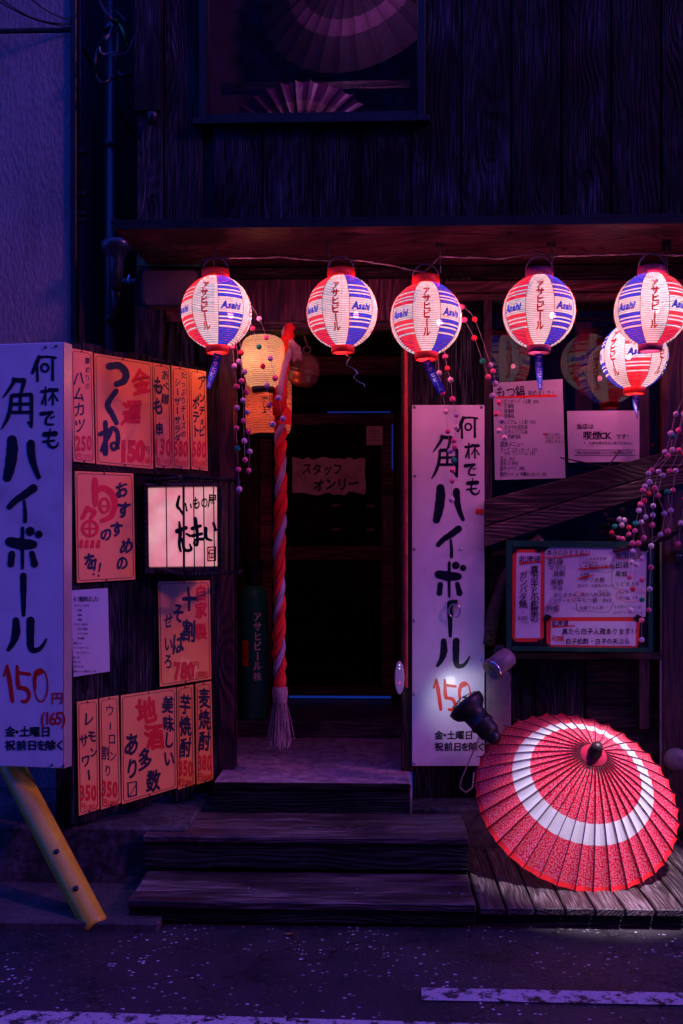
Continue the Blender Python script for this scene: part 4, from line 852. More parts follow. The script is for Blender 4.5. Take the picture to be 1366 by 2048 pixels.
def torn(name, label, cat, Y, u0, v0, u1, v1, mat, jag, fn):
    pl = PY(Y); t = thing(name, pl((u0+u1)/2, v1), label, cat); pts = []
    for k in range(14): pts.append((u0+(u1-u0)*k/14, v0+random.uniform(-jag, jag)))
    for k in range(6): pts.append((u1+random.uniform(-jag, jag)*.5, v0+(v1-v0)*k/6))
    for k in range(14): pts.append((u1-(u1-u0)*k/14, v1+random.uniform(-jag, jag*1.3)))
    for k in range(6): pts.append((u0+random.uniform(-jag, jag)*.3, v1-(v1-v0)*k/6))
    q = MB(); a = [pl(u, v) for u, v in pts]; n = len(a); q.add(a+[p+Vector((0, .002, 0)) for p in a], [tuple(range(n))]+[(i, (i+1) % n, (i+1) % n+n, i+n) for i in range(n)]); q.build('sheet', mat, t)
    k, r = MB(), MB(); fn(k, r, lambda u, v, o: pl(u, v, o), t)
    if k.f: k.build('black_lettering', 'penblack', t)
torn('staff_notice', 'torn reddish paper スタッフオンリー pasted on the dark door', 'paper notice', DY-.022, 584, 917, 730, 986, 'oldpaper', 4, fN3)
torn('door_sticker', 'small square brownish sticker at the upper right of the door', 'sticker', DY-.024, 733, 852, 765, 890, 'oldpaper', .6, lambda k, r, mp, t: [stroke(k, mp, [(738, y, 1), (760, y, 1)]) for y in (862, 868, 874, 880)] and None)
# menu board with green frame
plG = PY(-.085)
gb = thing('menu_board', plG(1158, 1300), 'green framed board with handwritten daily specials on white and red-edged papers', 'menu board')
platepart('backing', 'black', gb, plG, [(1016, 1296), (1302, 1302), (1304, 1086), (1014, 1084)], .02, -.004)
for nm, q_ in (('frame', [(1013, 1302), (1023, 1302), (1024, 1081), (1013, 1080)]), ('frame', [(1298, 1305), (1306, 1305), (1307, 1084), (1298, 1084)]), ('frame', [(1024.5, 1093), (1297.5, 1096), (1297.5, 1084), (1024.5, 1081)]), ('frame', [(1023.5, 1302), (1297.5, 1305), (1297.5, 1296), (1023.5, 1293)])): platepart(nm, 'green', gb, plG, q_, .03, .008)
mpG = lambda u, v, o: plG(u, v, .003+o)
def zb(pts): return [(970+x/3.449, 1060+y/3.449, w/3.449) for x, y, w in pts]
def cut(q8, mat, off, name):
    q = MB(); a = [plG(970+x/3.449, 1060+y/3.449, off) for x, y in q8]; n = len(a); q.add(a+[p+Vector((0, .001, 0)) for p in a], [tuple(range(n))]+[(i, (i+1) % n, (i+1) % n+n, i+n) for i in range(n)]); q.build(name, mat, gb)
cut([(215, 135), (385, 133), (408, 160), (405, 740), (378, 770), (215, 772), (187, 745), (190, 160)], 'vermil', 0, 'red_edged_paper'); cut([(218, 157), (386, 157), (380, 745), (209, 745)], 'paper', .0012, 'sheet')
cut([(445, 118), (1085, 122), (1118, 155), (1108, 600), (410, 602), (412, 150)], 'paper', .0004, 'sheet')
cut([(450, 602), (1040, 604), (1070, 630), (1055, 820), (458, 818), (425, 780), (424, 630)], 'vermil', .0018, 'red_edged_paper'); cut([(455, 628), (1045, 630), (1038, 800), (452, 792)], 'paper', .003, 'sheet')
kg, rg = MB(), MB()
mpG2 = lambda u, v, o: plG(u, v, .0034+o)
def hz(t, x, y, s, **k): htext(kg, mpG2, t, 970+x/3.449, 1060+y/3.449, s/3.449, hand=.7, **k)
def vz(t, x, y, s, st, **k): vtext(kg, mpG2, t, 970+x/3.449, 1060+y/3.449, s/3.449, st/3.449, hand=.7, **k)
hz('北海道', 232, 200, 52, w=.01); stroke(rg, mpG2, zb([(240, 232, 14), (310, 222, 10), (395, 215, 8)]))
vz('真カキと小松菜の', 342, 275, 62, 48, w=.01); vz('ガンバ焼'[:0]+'ガンバタ焼', 264, 310, 60, 50, w=.01); hz('600', 222, 605, 42, w=-.0); hz('(660)', 245, 635, 20, w=0)
put(rg, mpG2, '※', 970+268/3.449, 1060+568/3.449, 7, w=.02)
hz('本日のおすすめ!!', 425, 155, 44, w=.01, sx=.85); stroke(rg, mpG2, zb([(415, 190, 6), (560, 182, 8), (720, 165, 10)]))
for t_, x, y, s in (('刺身', 430, 218, 58), ('マグロ', 438, 264, 40), ('真鯛', 468, 303, 42), ('寒鰤', 450, 360, 46), ('平目', 464, 402, 36), ('あじタタキ', 470, 450, 33), ('とろサーモン', 440, 487, 30), ('刺盛', 420, 542, 44), ('くいものや名物', 670, 198, 24), ('お店の〆の', 668, 224, 22), ('十割せいろそば', 680, 250, 34), ('旬味', 655, 306, 34), ('ブリ大根', 675, 345, 38), ('菜の花・白身魚の天ぷら', 640, 384, 23), ('天ぷら', 782, 424, 24), ('真だら白子松酢', 660, 445, 30), ('牛もつ鍋ー890', 632, 484, 36), ('大鍋で大人気!!', 650, 536, 28), ('厳選酒客'[:2]+'地酒', 902, 180, 46), ('田酒', 900, 242, 46), ('黒龍', 898, 302, 42), ('くどき上手', 898, 372, 34), ('純米バナナコーヒー', 920, 432, 20), ('甘口にごり酒', 922, 466, 22), ('その他メニューは', 885, 530, 24), ('店内グランドメニュー', 885, 570, 22)): hz(t_, x, y, s, w=.006)
for x, y in ((560, 303), (565, 360), (545, 402), (600, 540), (800, 345), (860, 384), (850, 445), (1000, 300), (440, 445), (450, 402), (520, 520), (560, 575), (700, 575)): hz('・・・・', x, y, 13, w=-.005)
for p in ([(645, 268, 8), (760, 262, 12), (885, 250, 7)], [(645, 338, 10), (690, 325, 12), (750, 310, 5)], [(575, 700-27, 2)]): stroke(rg, mpG2, zb(p))
stroke(kg, mpG2, zb([(660, 190, 3), (655, 240, 3), (700, 275, 3), (850, 290, 3), (885, 270, 3), (870, 230, 3), (885, 190, 3)])); stroke(kg, mpG2, zb([(630, 505, 4), (640, 560, 4), (700, 560, 3), (800, 568, 3), (855, 560, 4), (885, 500, 4)])); stroke(kg, mpG2, zb([(895, 180, 2.5), (875, 300, 2.5), (890, 400, 2.5), (1000, 408, 2)]))
for c in ((465, 540, 50, 36), (985, 175, 85, 34), (1005, 450, 102, 46), (640, 442, 18, 16), (614, 482, 12, 12)): ring_stroke(rg, mpG2, 970+c[0]/3.449, 1060+c[1]/3.449, c[2]/3.449, c[3]/3.449, 1.1)
hz('北海道', 458, 645, 42, w=.01, sx=.95); stroke(rg, mpG2, zb([(465, 668, 12), (620, 660, 7)])); hz('真たら白子入荷あります!!', 530, 700, 47, w=.01, sx=.92); hz('白子松酢・白子の天ぷら', 555, 768, 44, w=.01, sx=.92)
htext(rg, mpG2, '旬味', 970+458/3.449, 1060+750/3.449, 13, w=.02, hand=.8)
kg.build('black_lettering', 'penblack', gb); rg.build('red_marks', 'inkred', gb)
for x, y in ((205, 130), (1095, 125), (430, 605), (1055, 608), (1080, 800), (380, 780), (420, 805), (375, 130), (430, 100)):
    q = MB(); u, v = 970+x/3.449, 1060+y/3.449; q.plate(plG, [(u-9, v+3), (u+2, v+8), (u+9, v-3), (u-2, v-8)], .002, off=.0065); q.build('tape', 'black', gb)

# ------------------------------------------------------------------ lanterns
def lantern_mesh():
    R, hh, n = .153, .152, 34
    return R, hh, n
LR, LH = .153, .152
def lrad(z): return LR*math.sqrt(max(.03, 1-(z/(LH*1.055))**2))
GS = ['w', 'r', 'w', 'b', 'w', 'r', 'w', 'b']
def make_lantern(loc, rz, label, grp, power=3.0, tagstrip=True, capb=False, scale=1):
    t = thing('paper_lantern', loc, label, 'lantern', grp); o = Vector(loc)
    b = MB(); nz = 41; seg = 5
    for g_ in range(8):
        for k in range(seg):
            a0 = math.radians(g_*45+k*45/seg-22.5); a1 = math.radians(g_*45+(k+1)*45/seg-22.5)
            for i in range(nz):
                zs = [-LH+2*LH*i/nz, -LH+2*LH*(i+.22)/nz, -LH+2*LH*(i+.57)/nz, -LH+2*LH*(i+1)/nz]
                rs = [lrad(zs[0]), lrad(zs[1])+.0002, lrad(zs[2])+.0030, lrad(zs[3])]
                zc = (zs[0]+zs[3])/2/LH
                mi = 0
                if GS[g_] != 'w':
                    s = abs(zc)
                    e_ = min(i, nz-1-i); on = e_ < 8 or (e_ < 16 and (0, 1, 1, 0, 1, 0, 1, 1)[e_-8] == 1)
                    mi = (1 if GS[g_] == 'r' else 2) if on else 0
                for j in range(3):
                    m_ = 3 if j == 0 else mi
                    ps = []
                    for (a, jj) in ((a0, j), (a1, j), (a1, j+1), (a0, j+1)):
                        ps.append(o+Vector((rs[jj]*math.sin(a), -rs[jj]*math.cos(a), zs[jj])))
                    b.face(ps, m_)
    b.build('paper_shade', ['lw', 'lr', 'lb', 'lrib'], t)
    for g_ in range(8):
        a = math.radians(g_*45-22.5); s = MB()
        s.tube([o+Vector(((lrad(z)+.003)*math.sin(a), -(lrad(z)+.003)*math.cos(a), z)) for z in [-LH+2*LH*i/12 for i in range(13)]], .0012, 4); s.build('seam', 'lrib', t) if g_ % 1 == 0 else None
    for nm, z0, z1, rr in (('top_ring', LH-.004, LH+.034, .060), ('bottom_ring', -LH-.028, -LH+.004, .050)):
        c = MB(); c.lathe(o, [(rr-.006, z0), (rr, z0), (rr+.002, (z0+z1)/2), (rr, z1), (rr-.006, z1), (rr-.006, z0)]+([(rr-.006, z1-.012), (0, z1-.012)] if z0 > 0 else []), 28); c.build(nm, 'lcapb' if capb else 'lcap', t)
    h = MB(); zt_ = LH+.030
    h.tube([o+Vector((.057*math.cos(math.radians(a))*math.cos(rz), -.057*math.cos(math.radians(a))*math.sin(rz), zt_+.062*math.sin(math.radians(a))*1.0)) for a in range(0, 181, 15)], .0032, 6); h.build('handle', 'cablewhite', t)
    kr, kb = MB(), MB()
    for g_ in range(8):
        ac_ = math.radians(g_*45)
        def mp(u, v, off, ac_=ac_):
            z = -v/1000.; r = lrad(z)+.0045+off*.5; a = ac_+u/1000./LR
            return o+Vector((r*math.sin(a), -r*math.cos(a), z))
        if GS[g_] == 'w': vtext(kr, mp, 'アサヒビール', 0, -88, 38, 35, w=.045)
        else:
            for ch, u, ss in (('A', -33, 46), ('s', -12, 40), ('a', 5, 40), ('h', 23, 40), ('i', 36, 40)): put(kb, mp, ch, u, 2, ss, w=.045, skew=.26, sx=.9)
    kr.build('red_lettering', 'linkr', t); kb.build('blue_lettering', 'linkb', t)
    if power:
        q = MB(); q.ball(o+Vector((.015, -.06, -.014)), .013, 10); q.build('bulb', 'bulb', t)
        L = bpy.data.lights.new('bulb_light', 'POINT'); L.energy = power; L.color = (1, .76, .80); L.shadow_soft_size = .02
        lo = bpy.data.objects.new('bulb_light', L); link(lo, o+Vector((.015, -.05, .03)), t); lo.visible_glossy = False
    t.rotation_euler = (random.uniform(-.03, .03), random.uniform(-.035, .035), rz)
    return t
def strip(t, loc, ang, ln, twist):
    s = MB(); o = Vector(loc); w = .017; pts = []
    for i in range(9):
        k = i/8; c = o+Vector((ln*k*math.sin(ang), .012*math.sin(k*5), -ln*k*math.cos(ang))); d = Vector((math.cos(ang)*math.cos(twist*k), math.sin(twist*k), math.sin(ang)*math.cos(twist*k)))*w
        pts += [c-d, c+d]
    s.add(pts, [(2*i, 2*i+1, 2*i+3, 2*i+2) for i in range(8)], 0)
    def mp(u, v, off): 
        k = v/100.; c = o+Vector((ln*k*math.sin(ang), .012*math.sin(k*5)-.001-off, -ln*k*math.cos(ang))); return c+Vector((math.cos(ang)*math.cos(twist*k), math.sin(twist*k), math.sin(ang)*math.cos(twist*k)))*(u/1000.)
    kk = MB()
    def mp2(u, v, off): return mp(u, v/ln/10., off)
    vtext(kk, mp2, 'アサヒビール', 0, ln*1000*.12, 24, ln*1000*.155, w=.03)
    so_ = s.build('ribbon', 'blueink', t); kk.build('white_lettering', 'whiteink', t); return so_
LG = 'striped round lanterns along the awning'
specs = [((433, 625), -.60, 8, 'leftmost striped lantern over the menu wall, blue panel facing right of centre', 13.5, False, None),
         ((684, 624), -.60, 0, 'striped lantern second from the left, hanging centred before the doorway', 13.5, False, None),
         ((852, 638), -.60, 0, 'middle striped lantern, hanging slightly lower over the right door post', 13.5, False, None),
         ((1078, 624), -.60, 0, 'striped lantern with mauve rings above the handwritten hot pot paper', 13.5, True, None),
         ((1302, 620), -.60, 90, 'striped lantern at the right edge whose left panel is blue', 13.5, True, None)]
base_rot = [math.radians(q_) for q_ in (74, 80, 90, 88, 0)]
LP = []
for i, (uv, Y, r_, lab, pw, cb_, _) in enumerate(specs):
    p = P(*uv, Y); LP.append(p)
    facing = math.atan2(p.x-CAMP.x, p.y-CAMP.y)          # which way the street looks at it is part of how it was hung
    make_lantern(p, base_rot[i]-facing*.6, lab, LG, pw, capb=cb_)
p6 = P(1268, 712, -.22); l6 = make_lantern(p6, math.radians(-52), 'bright striped lantern hanging low behind the right edge lantern', LG, 16)
def hang_strip(i, dx, ang, ln, tw, lab):
    o = LP[i]+Vector((dx, .0, -LH-.03)); t = thing('advert_ribbon', o, lab, 'ribbon', 'blue ribbons hanging from the lanterns'); strip(t, o, ang, ln, tw)
hang_strip(0, .005, -.25, .16, 1.2, 'blue ribbon curling below the leftmost lantern'); hang_strip(2, -.0, .45, .16, -.3, 'blue ribbon slanting right below the middle lantern'); hang_strip(3, 0, 0.02, .16, .9, 'blue ribbon before the hot pot paper')
o = p6+Vector((.01, 0, -LH-.03)); t = thing('advert_ribbon', o, 'narrow blue ribbon under the low bright lantern at the right', 'ribbon', 'blue ribbons hanging from the lanterns'); strip(t, o, 0, .12, 1.3)
q = MB(); pts = [P(688+8*math.sin(k*1.7)+k*4.2, 708+k*7.6, -.6+.01*math.sin(k*2)) for k in range(10)]; q.tube(pts, .0018, 5); tag(q.build('foil_string', 'steel', None, pts[0]), 'thin twisted silver string dangling under the second lantern', 'string')
lw_ = thing('lantern_wire', P(880, 518, -.6), 'thin twisted wire strung below the awning from which the lanterns hang', 'wire')
nodes = [(405, 519), (440, 517), (560, 514), (655, 522), (688, 517), (770, 528), (848, 545), (880, 513), (1000, 517), (1078, 505), (1104, 513), (1200, 510), (1300, 507), (1332, 510), (1440, 512)]
for ph in (0, 2.2):
    q = MB(); pts = []
    for i in range(len(nodes)-1):
        for k in range(6): t_ = k/6; pts.append(P(nodes[i][0]+(nodes[i+1][0]-nodes[i][0])*t_, nodes[i][1]+(nodes[i+1][1]-nodes[i][1])*t_+1.3*math.sin((i*6+k)*1.3+ph), -.6+.004*math.sin((i*6+k)+ph)))
    q.tube(pts, .0022, 5); q.build('strand', 'wire', lw_)
q = MB()
for u, v0, v1 in ((427, 478, 545), (658, 480, 545), (880, 490, 545), (1103, 490, 548), (1334, 490, 548)): q.tube([P(u, v0, -.55), P(u+1, v1, -.6)], .0022, 5)
q.build('drop_wire', 'wire', lw_)
# cream chochin over an orange cylinder lantern
c1 = P(526, 722, -.12); cl = thing('cream_lantern', c1, 'glowing cream paper lantern with black base behind the pom-pom strings', 'lantern')
def chochin(t, o, prof, n_r, mats, seed):
    b = MB(); N_ = 32
    H0, H1 = prof[0][1], prof[-1][1]
    def rad(z):
        for (r0, z0_), (r1, z1_) in zip(prof, prof[1:]):
            if z0_ <= z <= z1_: k = (z-z0_)/(z1_-z0_); k = k*k*(3-2*k) if False else k; return r0+(r1-r0)*k
        return prof[-1][0]
    for i in range(n_r):
        za_, zb_, zc_, zd_ = [H0+(H1-H0)*(i+f_)/n_r for f_ in (0, .14, .55, 1)]
        for j in range(N_):
            a0, a1 = 2*math.pi*j/N_, 2*math.pi*(j+1)/N_
            for (zA, zB, m_, e0, e1) in ((za_, zb_, 1, 0, 0), (zb_, zc_, 0, 0, .003), (zc_, zd_, 0, .003, 0)):
                b.face([o+Vector(((rad(z_)+e_)*math.cos(a), (rad(z_)+e_)*math.sin(a), z_)) for a, z_, e_ in ((a0, zA, e0), (a1, zA, e0), (a1, zB, e1), (a0, zB, e1))], m_)
    b.build('paper_shade', mats, t); return rad
prof = [(.058, -.13), (.075, -.115), (.088, -.08), (.098, -.03), (.105, .02), (.105, .06), (.098, .09), (.08, .112), (.06, .12)]
chochin(cl, c1, prof, 27, ['cw', 'lrib'], 1)
q = MB(); q.lathe(c1, [(.0, -.155), (.052, -.155), (.056, -.128), (.0, -.125)], 24); q.build('base_ring', 'black', cl)
q = MB(); q.lathe(c1, [(.0, .118), (.062, .118), (.060, .135), (0, .137)], 24); q.tube([c1+Vector((0, 0, .135)), c1+Vector((0, 0, .2))], .004, 6); q.build('top_ring', 'black', cl)
L = bpy.data.lights.new('bulb_light', 'POINT'); L.energy = 1.7; L.color = (1, .55, .36); L.shadow_soft_size = .03; link(bpy.data.objects.new('bulb_light', L), c1+Vector((-.02, -.03, .01)), cl)
c2 = P(537, 820, .06); c2 = c2; ol = thing('orange_lantern', c2, 'tall orange cylinder paper lantern with black writing below the cream one', 'lantern')
prof2 = [(.085, -.125), (.105, -.115), (.112, -.09), (.116, .0), (.116, .13), (.105, .15)]
rad2 = chochin(ol, c2, prof2, 22, ['co', 'lrib'], 2)
q = MB(); q.lathe(c2, [(0, -.14), (.08, -.14), (.084, -.122), (0, -.12)], 24); q.build('base_ring', 'black', ol)
k = MB()
def mpo(u, v, off): z = -v/1000.; a = u/1000./.116; r = .1205+off; return c2+Vector((r*math.sin(a), -r*math.cos(a), z))
vtext(k, mpo, 'でしょ', -6, -36, 34, 27, w=.03, hand=.6); vtext(k, mpo, 'ルが', 26, -42, 32, 27, w=.03, hand=.6); vtext(k, mpo, '一杯', 52, -30, 26, 26, w=.01, hand=.6); k.build('black_lettering', 'inkblack', ol)
L = bpy.data.lights.new('bulb_light', 'POINT'); L.energy = 2; L.color = (1, .45, .22); L.shadow_soft_size = .03; link(bpy.data.objects.new('bulb_light', L), c2+Vector((0, -.02, 0)), ol)

# ------------------------------------------------------------------ bell and rope
bc = P(608, 742, .12); bl = thing('bronze_bell', bc, 'round dark bronze shrine bell hanging at the top of the rope', 'bell')
ax = Vector((.18, -.12, 1)).normalized(); q = MB()
q.lathe(bc, [(.0, .092), (.02, .09), (.05, .078), (.072, .05), (.08, .012), (.084, .010), (.084, .003), (.080, .001), (.080, -.004), (.084, -.006), (.084, -.013), (.080, -.015), (.076, -.045), (.058, -.068), (.03, -.08), (0, -.083)], 30, ax); q.build('bell_body', 'bronze', bl)
q = MB(); q.tube([bc+ax*.09+Vector((.018*math.cos(a*.5236), 0, .018+.018*math.sin(a*.5236))) for a in range(13)], .005, 6); q.tube([bc+ax*.12, bc+Vector((-.02, 0, .25))], .005, 6); q.build('loop', 'bronze', bl)
rp = thing('shrine_rope', P(562, 1480, -.05), 'thick red and mauve twisted rope with a frayed tassel hanging in the doorway', 'rope')
cen = [(577, 655), (572, 700), (564, 760), (560, 830), (561, 900), (562, 1000), (558, 1100), (559, 1200), (558, 1300), (560, 1388)]
def cen_at(t_):
    k = t_*(len(cen)-1); i = min(int(k), len(cen)-2); f_ = k-i; return P(cen[i][0]+(cen[i+1][0]-cen[i][0])*f_, cen[i][1]+(cen[i+1][1]-cen[i][1])*f_, -.05)
n = 200
for s_, (mt) in enumerate(('redcloth', 'redcloth', 'greycloth')):
    q = MB(); pts = []
    for i in range(n+1):
        t_ = i/n; c = cen_at(t_); a = -t_*1.83/.24*2*math.pi+s_*2*math.pi/3+ .35*math.sin(t_*9); k = 1+.10*math.sin(t_*23)
        pts.append(c+Vector((.0150*k*math.cos(a), .0150*k*math.sin(a), 0)))
    rr_ = .0182 if mt != 'greycloth' else .016
    for m_ in range(4):
        q.tube([p+Vector((rr_*.52*math.cos(m_*1.571-i*.22), rr_*.52*math.sin(m_*1.571-i*.22), 0)) for i, p in enumerate(pts)], rr_*.56, 6)
    q.build('strand', mt, rp)
q = MB(); c = P(560, 1385, -.05); q.lathe(c, [(.036, .03), (.04, 0), (.036, -.04), (.034, -.05)], 16); q.build('binding', 'straw', rp)
q = MB(); zt_ = c.z-.03
for i in range(260):
    a = random.uniform(0, 6.283); r0 = .03*math.sqrt(random.random()); r1 = r0*random.uniform(1.4, 2.3)+.004+random.uniform(0, .012)*random.random(); ln = random.uniform(.19, .245); wv = random.uniform(-.006, .006)
    p0 = Vector((c.x+r0*math.cos(a), c.y+r0*math.sin(a), zt_)); p2 = Vector((c.x+r1*math.cos(a), c.y+r1*math.sin(a), zt_-ln)); pm = p0.lerp(p2, .5)+Vector((wv, wv, 0)); q.tube([p0, pm, p2], .0016, 3, caps=False)
o = q.build('tassel', 'straw', rp); o['kind'] = 'stuff'
q = MB()   # cloth wrapping at the top and the middle flap
for i, (t0, t1) in enumerate(((0, .28),)):
    pts = [P(578, 648, -.09), P(574, 690, -.1), P(566, 740, -.1), P(560, 790, -.1), P(558, 830, -.1)]; q.tube(pts, [.012, .024, .029, .031, .026], 9)
for v in q.v: v += Vector((.008*math.sin(v.z*60+v.x*90), .006*math.cos(v.z*75), 0))
q.build('wrapping', 'redcloth', rp)
q = MB(); pts = [P(580, 700, -.145), P(569, 730, -.15), P(562, 765, -.15), P(560, 800, -.15)]; q.tube(pts, [.012, .016, .015, .01], 7); q.build('cord', 'greycloth', rp)
q = MB(); a = P(572, 812, -.13); q.hexa([a, P(581, 818, -.12), P(583, 850, -.12), P(556, 846, -.13)], [x+Vector((0, .012, 0)) for x in (a, P(581, 818, -.12), P(583, 850, -.12), P(556, 846, -.13))]); q.build('cloth_flap', 'redcloth', rp)
q = MB(); c = P(583, 690, -.13)
for i in range(70): a = random.uniform(-.2, 1.2); p0 = c+Vector((random.uniform(-.012, .012), random.uniform(-.01, .01), random.uniform(0, .02))); q.tube([p0, p0+Vector((.03*a, 0, -.025)), p0+Vector((.045*a, random.uniform(-.01, .01), random.uniform(-.055, -.09)))], .0017, 3, caps=False)
q.ball(c+Vector((0, 0, .012)), .016, 8); o = q.build('small_tassel', 'straw', rp); o['kind'] = 'stuff'
# ------------------------------------------------------------------ gas cylinder
gc = P(507, 1437, .95); gc.z = zR; r_ = .086
gy = thing('gas_cylinder', gc, 'tall green gas cylinder with pale writing standing in the dark entrance', 'gas cylinder')
ht = P(507, 1178, .95).z+.03-zR
q = MB(); q.lathe(gc, [(0, .0), (r_*.9, 0), (r_, .012), (r_, ht-.12), (r_*.96, ht-.07), (r_*.75, ht-.025), (r_*.42, ht), (.02, ht+.01)], 30); q.build('tank', 'cyl', gy)
q = MB(); q.lathe(gc, [(.05, ht-.01), (.052, ht+.1), (.058, ht+.13), (.062, ht+.14), (.056, ht+.14), (.048, ht+.1), (.046, ht)], 22); q.build('cap', 'metal', gy)
q = MB(); q.tube([gc+Vector((0, 0, ht)), gc+Vector((0, 0, ht+.09))], .014, 8); q.tube([gc+Vector((0, 0, ht+.05)), gc+Vector((.04, -.04, ht+.05))], .01, 8); q.build('valve', 'bronze', gy)
def mpc(u, v, off): a = u/1000./r_; return gc+Vector(((r_+.001+off*.3)*math.sin(a), -(r_+.001+off*.3)*math.cos(a), -v/1000.))
k = MB(); vtext(k, mpc, 'アサヒビール', 34, -(ht-.19)*1000, 56, 58, w=.03, sx=.9); vtext(k, mpc, '(株)', 34, -(ht-.19)*1000+348, 50, 18, w=.02, rot=0) if False else put(k, mpc, '株', 34, -(ht-.19)*1000+352, 52, w=.02); k.build('white_lettering', 'whiteink', gy)
q = MB(); vs = []
for i in range(7):
    u = -62+i*7
    vs += [mpc(u, -(ht-.33)*1000+0, .002), mpc(u, -(ht-.33)*1000+150, .002)]
q.add(vs, [(2*i, 2*i+2, 2*i+3, 2*i+1) for i in range(6)]); q.build('sticker', 'vermil', gy)
k = MB(); vtext(k, mpc, '火気厳禁', -40, -(ht-.33)*1000+26, 30, 33, w=.02); k.build('black_lettering', 'inkblack', gy)
# ------------------------------------------------------------------ bamboo pole, door sensor, round cap, small box
bm_ = thing('bamboo_pole', P(812, 1400, -.04), 'thin reddish bamboo pole standing at the right side of the doorway', 'pole')
xb = P(812, 1088, -.04).x; zz0, zz1 = P(812, 1375, -.04).z, P(812, 650, -.04).z; nn = 11; q = MB(); pts = []; rs = []
for i in range(nn):
    z = zz0+(zz1-zz0)*i/nn; h = (zz1-zz0)/nn
    for f_, rr in ((0, .010), (.02, .0115), (.05, .0095), (.95, .0095)): pts.append((xb, -.04, z+h*f_)); rs.append(rr)
q.tube(pts, rs, 9); q.build('cane', 'bamboo', bm_)
sn = thing('door_sensor', P(798, 1356, -.05), 'small white oval sensor with tiny lights on the right door jamb', 'sensor'); q = MB(); pl = PY(-.06)
pts = [(799+9.5*math.cos(math.radians(a)), 1356+33*math.sin(math.radians(a))) for a in range(0, 360, 15)]; fr = [pl(u, v) for u, v in pts]; n_ = len(fr)
q.add(fr+[p+Vector((0, .03, 0)) for p in fr], [tuple(range(n_))]+[(i, i+n_, (i+1) % n_+n_, (i+1) % n_) for i in range(n_)]); q.build('case', 'whitepl', sn, bevel=.003)
for v, m_ in ((1330, 'bluled'), (1337, 'bluled'), (1366, 'redled')): q = MB(); q.ball(P(799, v, -.062), .0028, 8); q.build('indicator', m_, sn)
rc = thing('round_vent_cap', P(1348, 1518, -.05), 'round grey cap on the right post behind the umbrella', 'vent cap'); c = P(1350, 1518, -.02)
q = MB(); q.lathe(c, [(0, .05), (.02, .055), (.035, .05), (.05, .042), (.056, .02), (.056, 0)], 24, Vector((0, -1, 0))); q.build('cap', 'plastic', rc)
q = MB(); q.tube([P(1340, 1540, -.03), P(1342, 1580, -.03), P(1352, 1640, -.02)], .005, 6); q.build('cord', 'cable', rc)
eb = thing('socket_box', P(1352, 1108, -.03), 'small outlet box on the right post beside the green menu board', 'socket'); a, c = P(1350, 1124, -.04), P(1382, 1100, -.04)
boxpart('case', 'metal', eb, a.x, c.x, -.05, -.016, a.z, c.z, .004)
for u in (1356, 1361): q = MB(); q.ball(P(u, 1111, -.052), .004, 8); q.build('screw', 'steel', eb)
# branch twig and lit grape-like bits
br = thing('dry_branch', P(1330, 1060, -.1), 'bare brown branch slanting behind the pom-pom strings at the right', 'branch')
q = MB(); q.tube([P(1226, 1102, -.09), P(1270, 1090, -.1), P(1330, 1074, -.11), P(1380, 1040, -.11), P(1450, 1010, -.1)], [.008, .014, .02, .023, .024], 8); q.build('stem', 'log', br)
q = MB(); q.tube([P(1240, 900, -.09), P(1215, 935, -.09), P(1120, 915, -.09)], [.004, .005, .003], 6); q.build('twig', 'log', br)
# ------------------------------------------------------------------ clamp lamps
def lamp(name, base, d, label, r, ln, lens, e=0):
    t = thing(name, base, label, 'lamp'); d = d.normalized(); o = Vector(base)
    return t, o, d
o = P(944, 1424, -.30); tgt = P(915, 1392, -.0); d = (P(893, 1370, -.05)-o).normalized()
d = Vector((-.44, .26, .50)).normalized()
t = thing('clamp_floodlight', o, 'black lit clamp lamp aimed up at the 150 on the tall white sign', 'lamp')
q = MB(); q.lathe(o, [(.0, -.14), (.040, -.14), (.050, -.125), (.050, -.085), (.058, -.08), (.058, -.065), (.053, -.06), (.056, -.01), (.082, .010), (.091, .03), (.093, .05), (.084, .05), (.06, .02), (0, .015)], 26, d); q.build('housing', 'black', t)
q = MB(); q.lathe(o, [(.0, .052), (.05, .048), (.072, .04), (.074, .03), (0, .022)], 22, d); q.build('bulb', 'lens', t)
q = MB(); u_ = d.orthogonal().normalized(); w_ = d.cross(u_)
for k in range(6):
    a = k*math.pi/3; e_ = u_*math.cos(a)+w_*math.sin(a); q.tube([o+e_*.086+d*.03, o+e_*.075+d*.06, o+e_*.03+d*.075], .003, 5)
q.tube([o+(u_*math.cos(k*.5236)+w_*math.sin(k*.5236))*.03+d*.075 for k in range(13)], .003, 5); q.build('wire_guard', 'black', t)
q = MB(); q.ball(o-d*.15, .036, 14); q.tube([o-d*.16, P(970, 1478, -.2), P(975, 1470, -.0)], .008, 6); q.build('swivel', 'metal', t)
q = MB(); q.tube([P(960, 1470, -.22), P(948, 1500, -.1), P(922, 1560, -.03), P(920, 1575, -.03), P(932, 1585, -.03), P(945, 1575, -.02), P(948, 1545, -.02)], .004, 6); q.build('cord', 'cablewhite', t)
L = bpy.data.lights.new('floodlight_glow', 'SPOT'); L.energy = 1.1; L.color = (.9, .88, 1); L.spot_size = math.radians(88); L.spot_blend = .6; L.shadow_soft_size = .03
lo = bpy.data.objects.new('floodlight_glow', L); link(lo, o+d*.1, t); lo.rotation_euler = (Vector((-.02, .30, .0))+Vector((0, 0, .0)) if False else (P(922, 1402, -.01)-(o+d*.1))).to_track_quat('-Z', 'Y').to_euler()
o = P(1006, 1322, -.22); d = (P(978, 1345, -.26)-o).normalized()
t = thing('clamp_lamp', o, 'unlit grey cylindrical clamp lamp beside the lower corner of the green board', 'lamp')
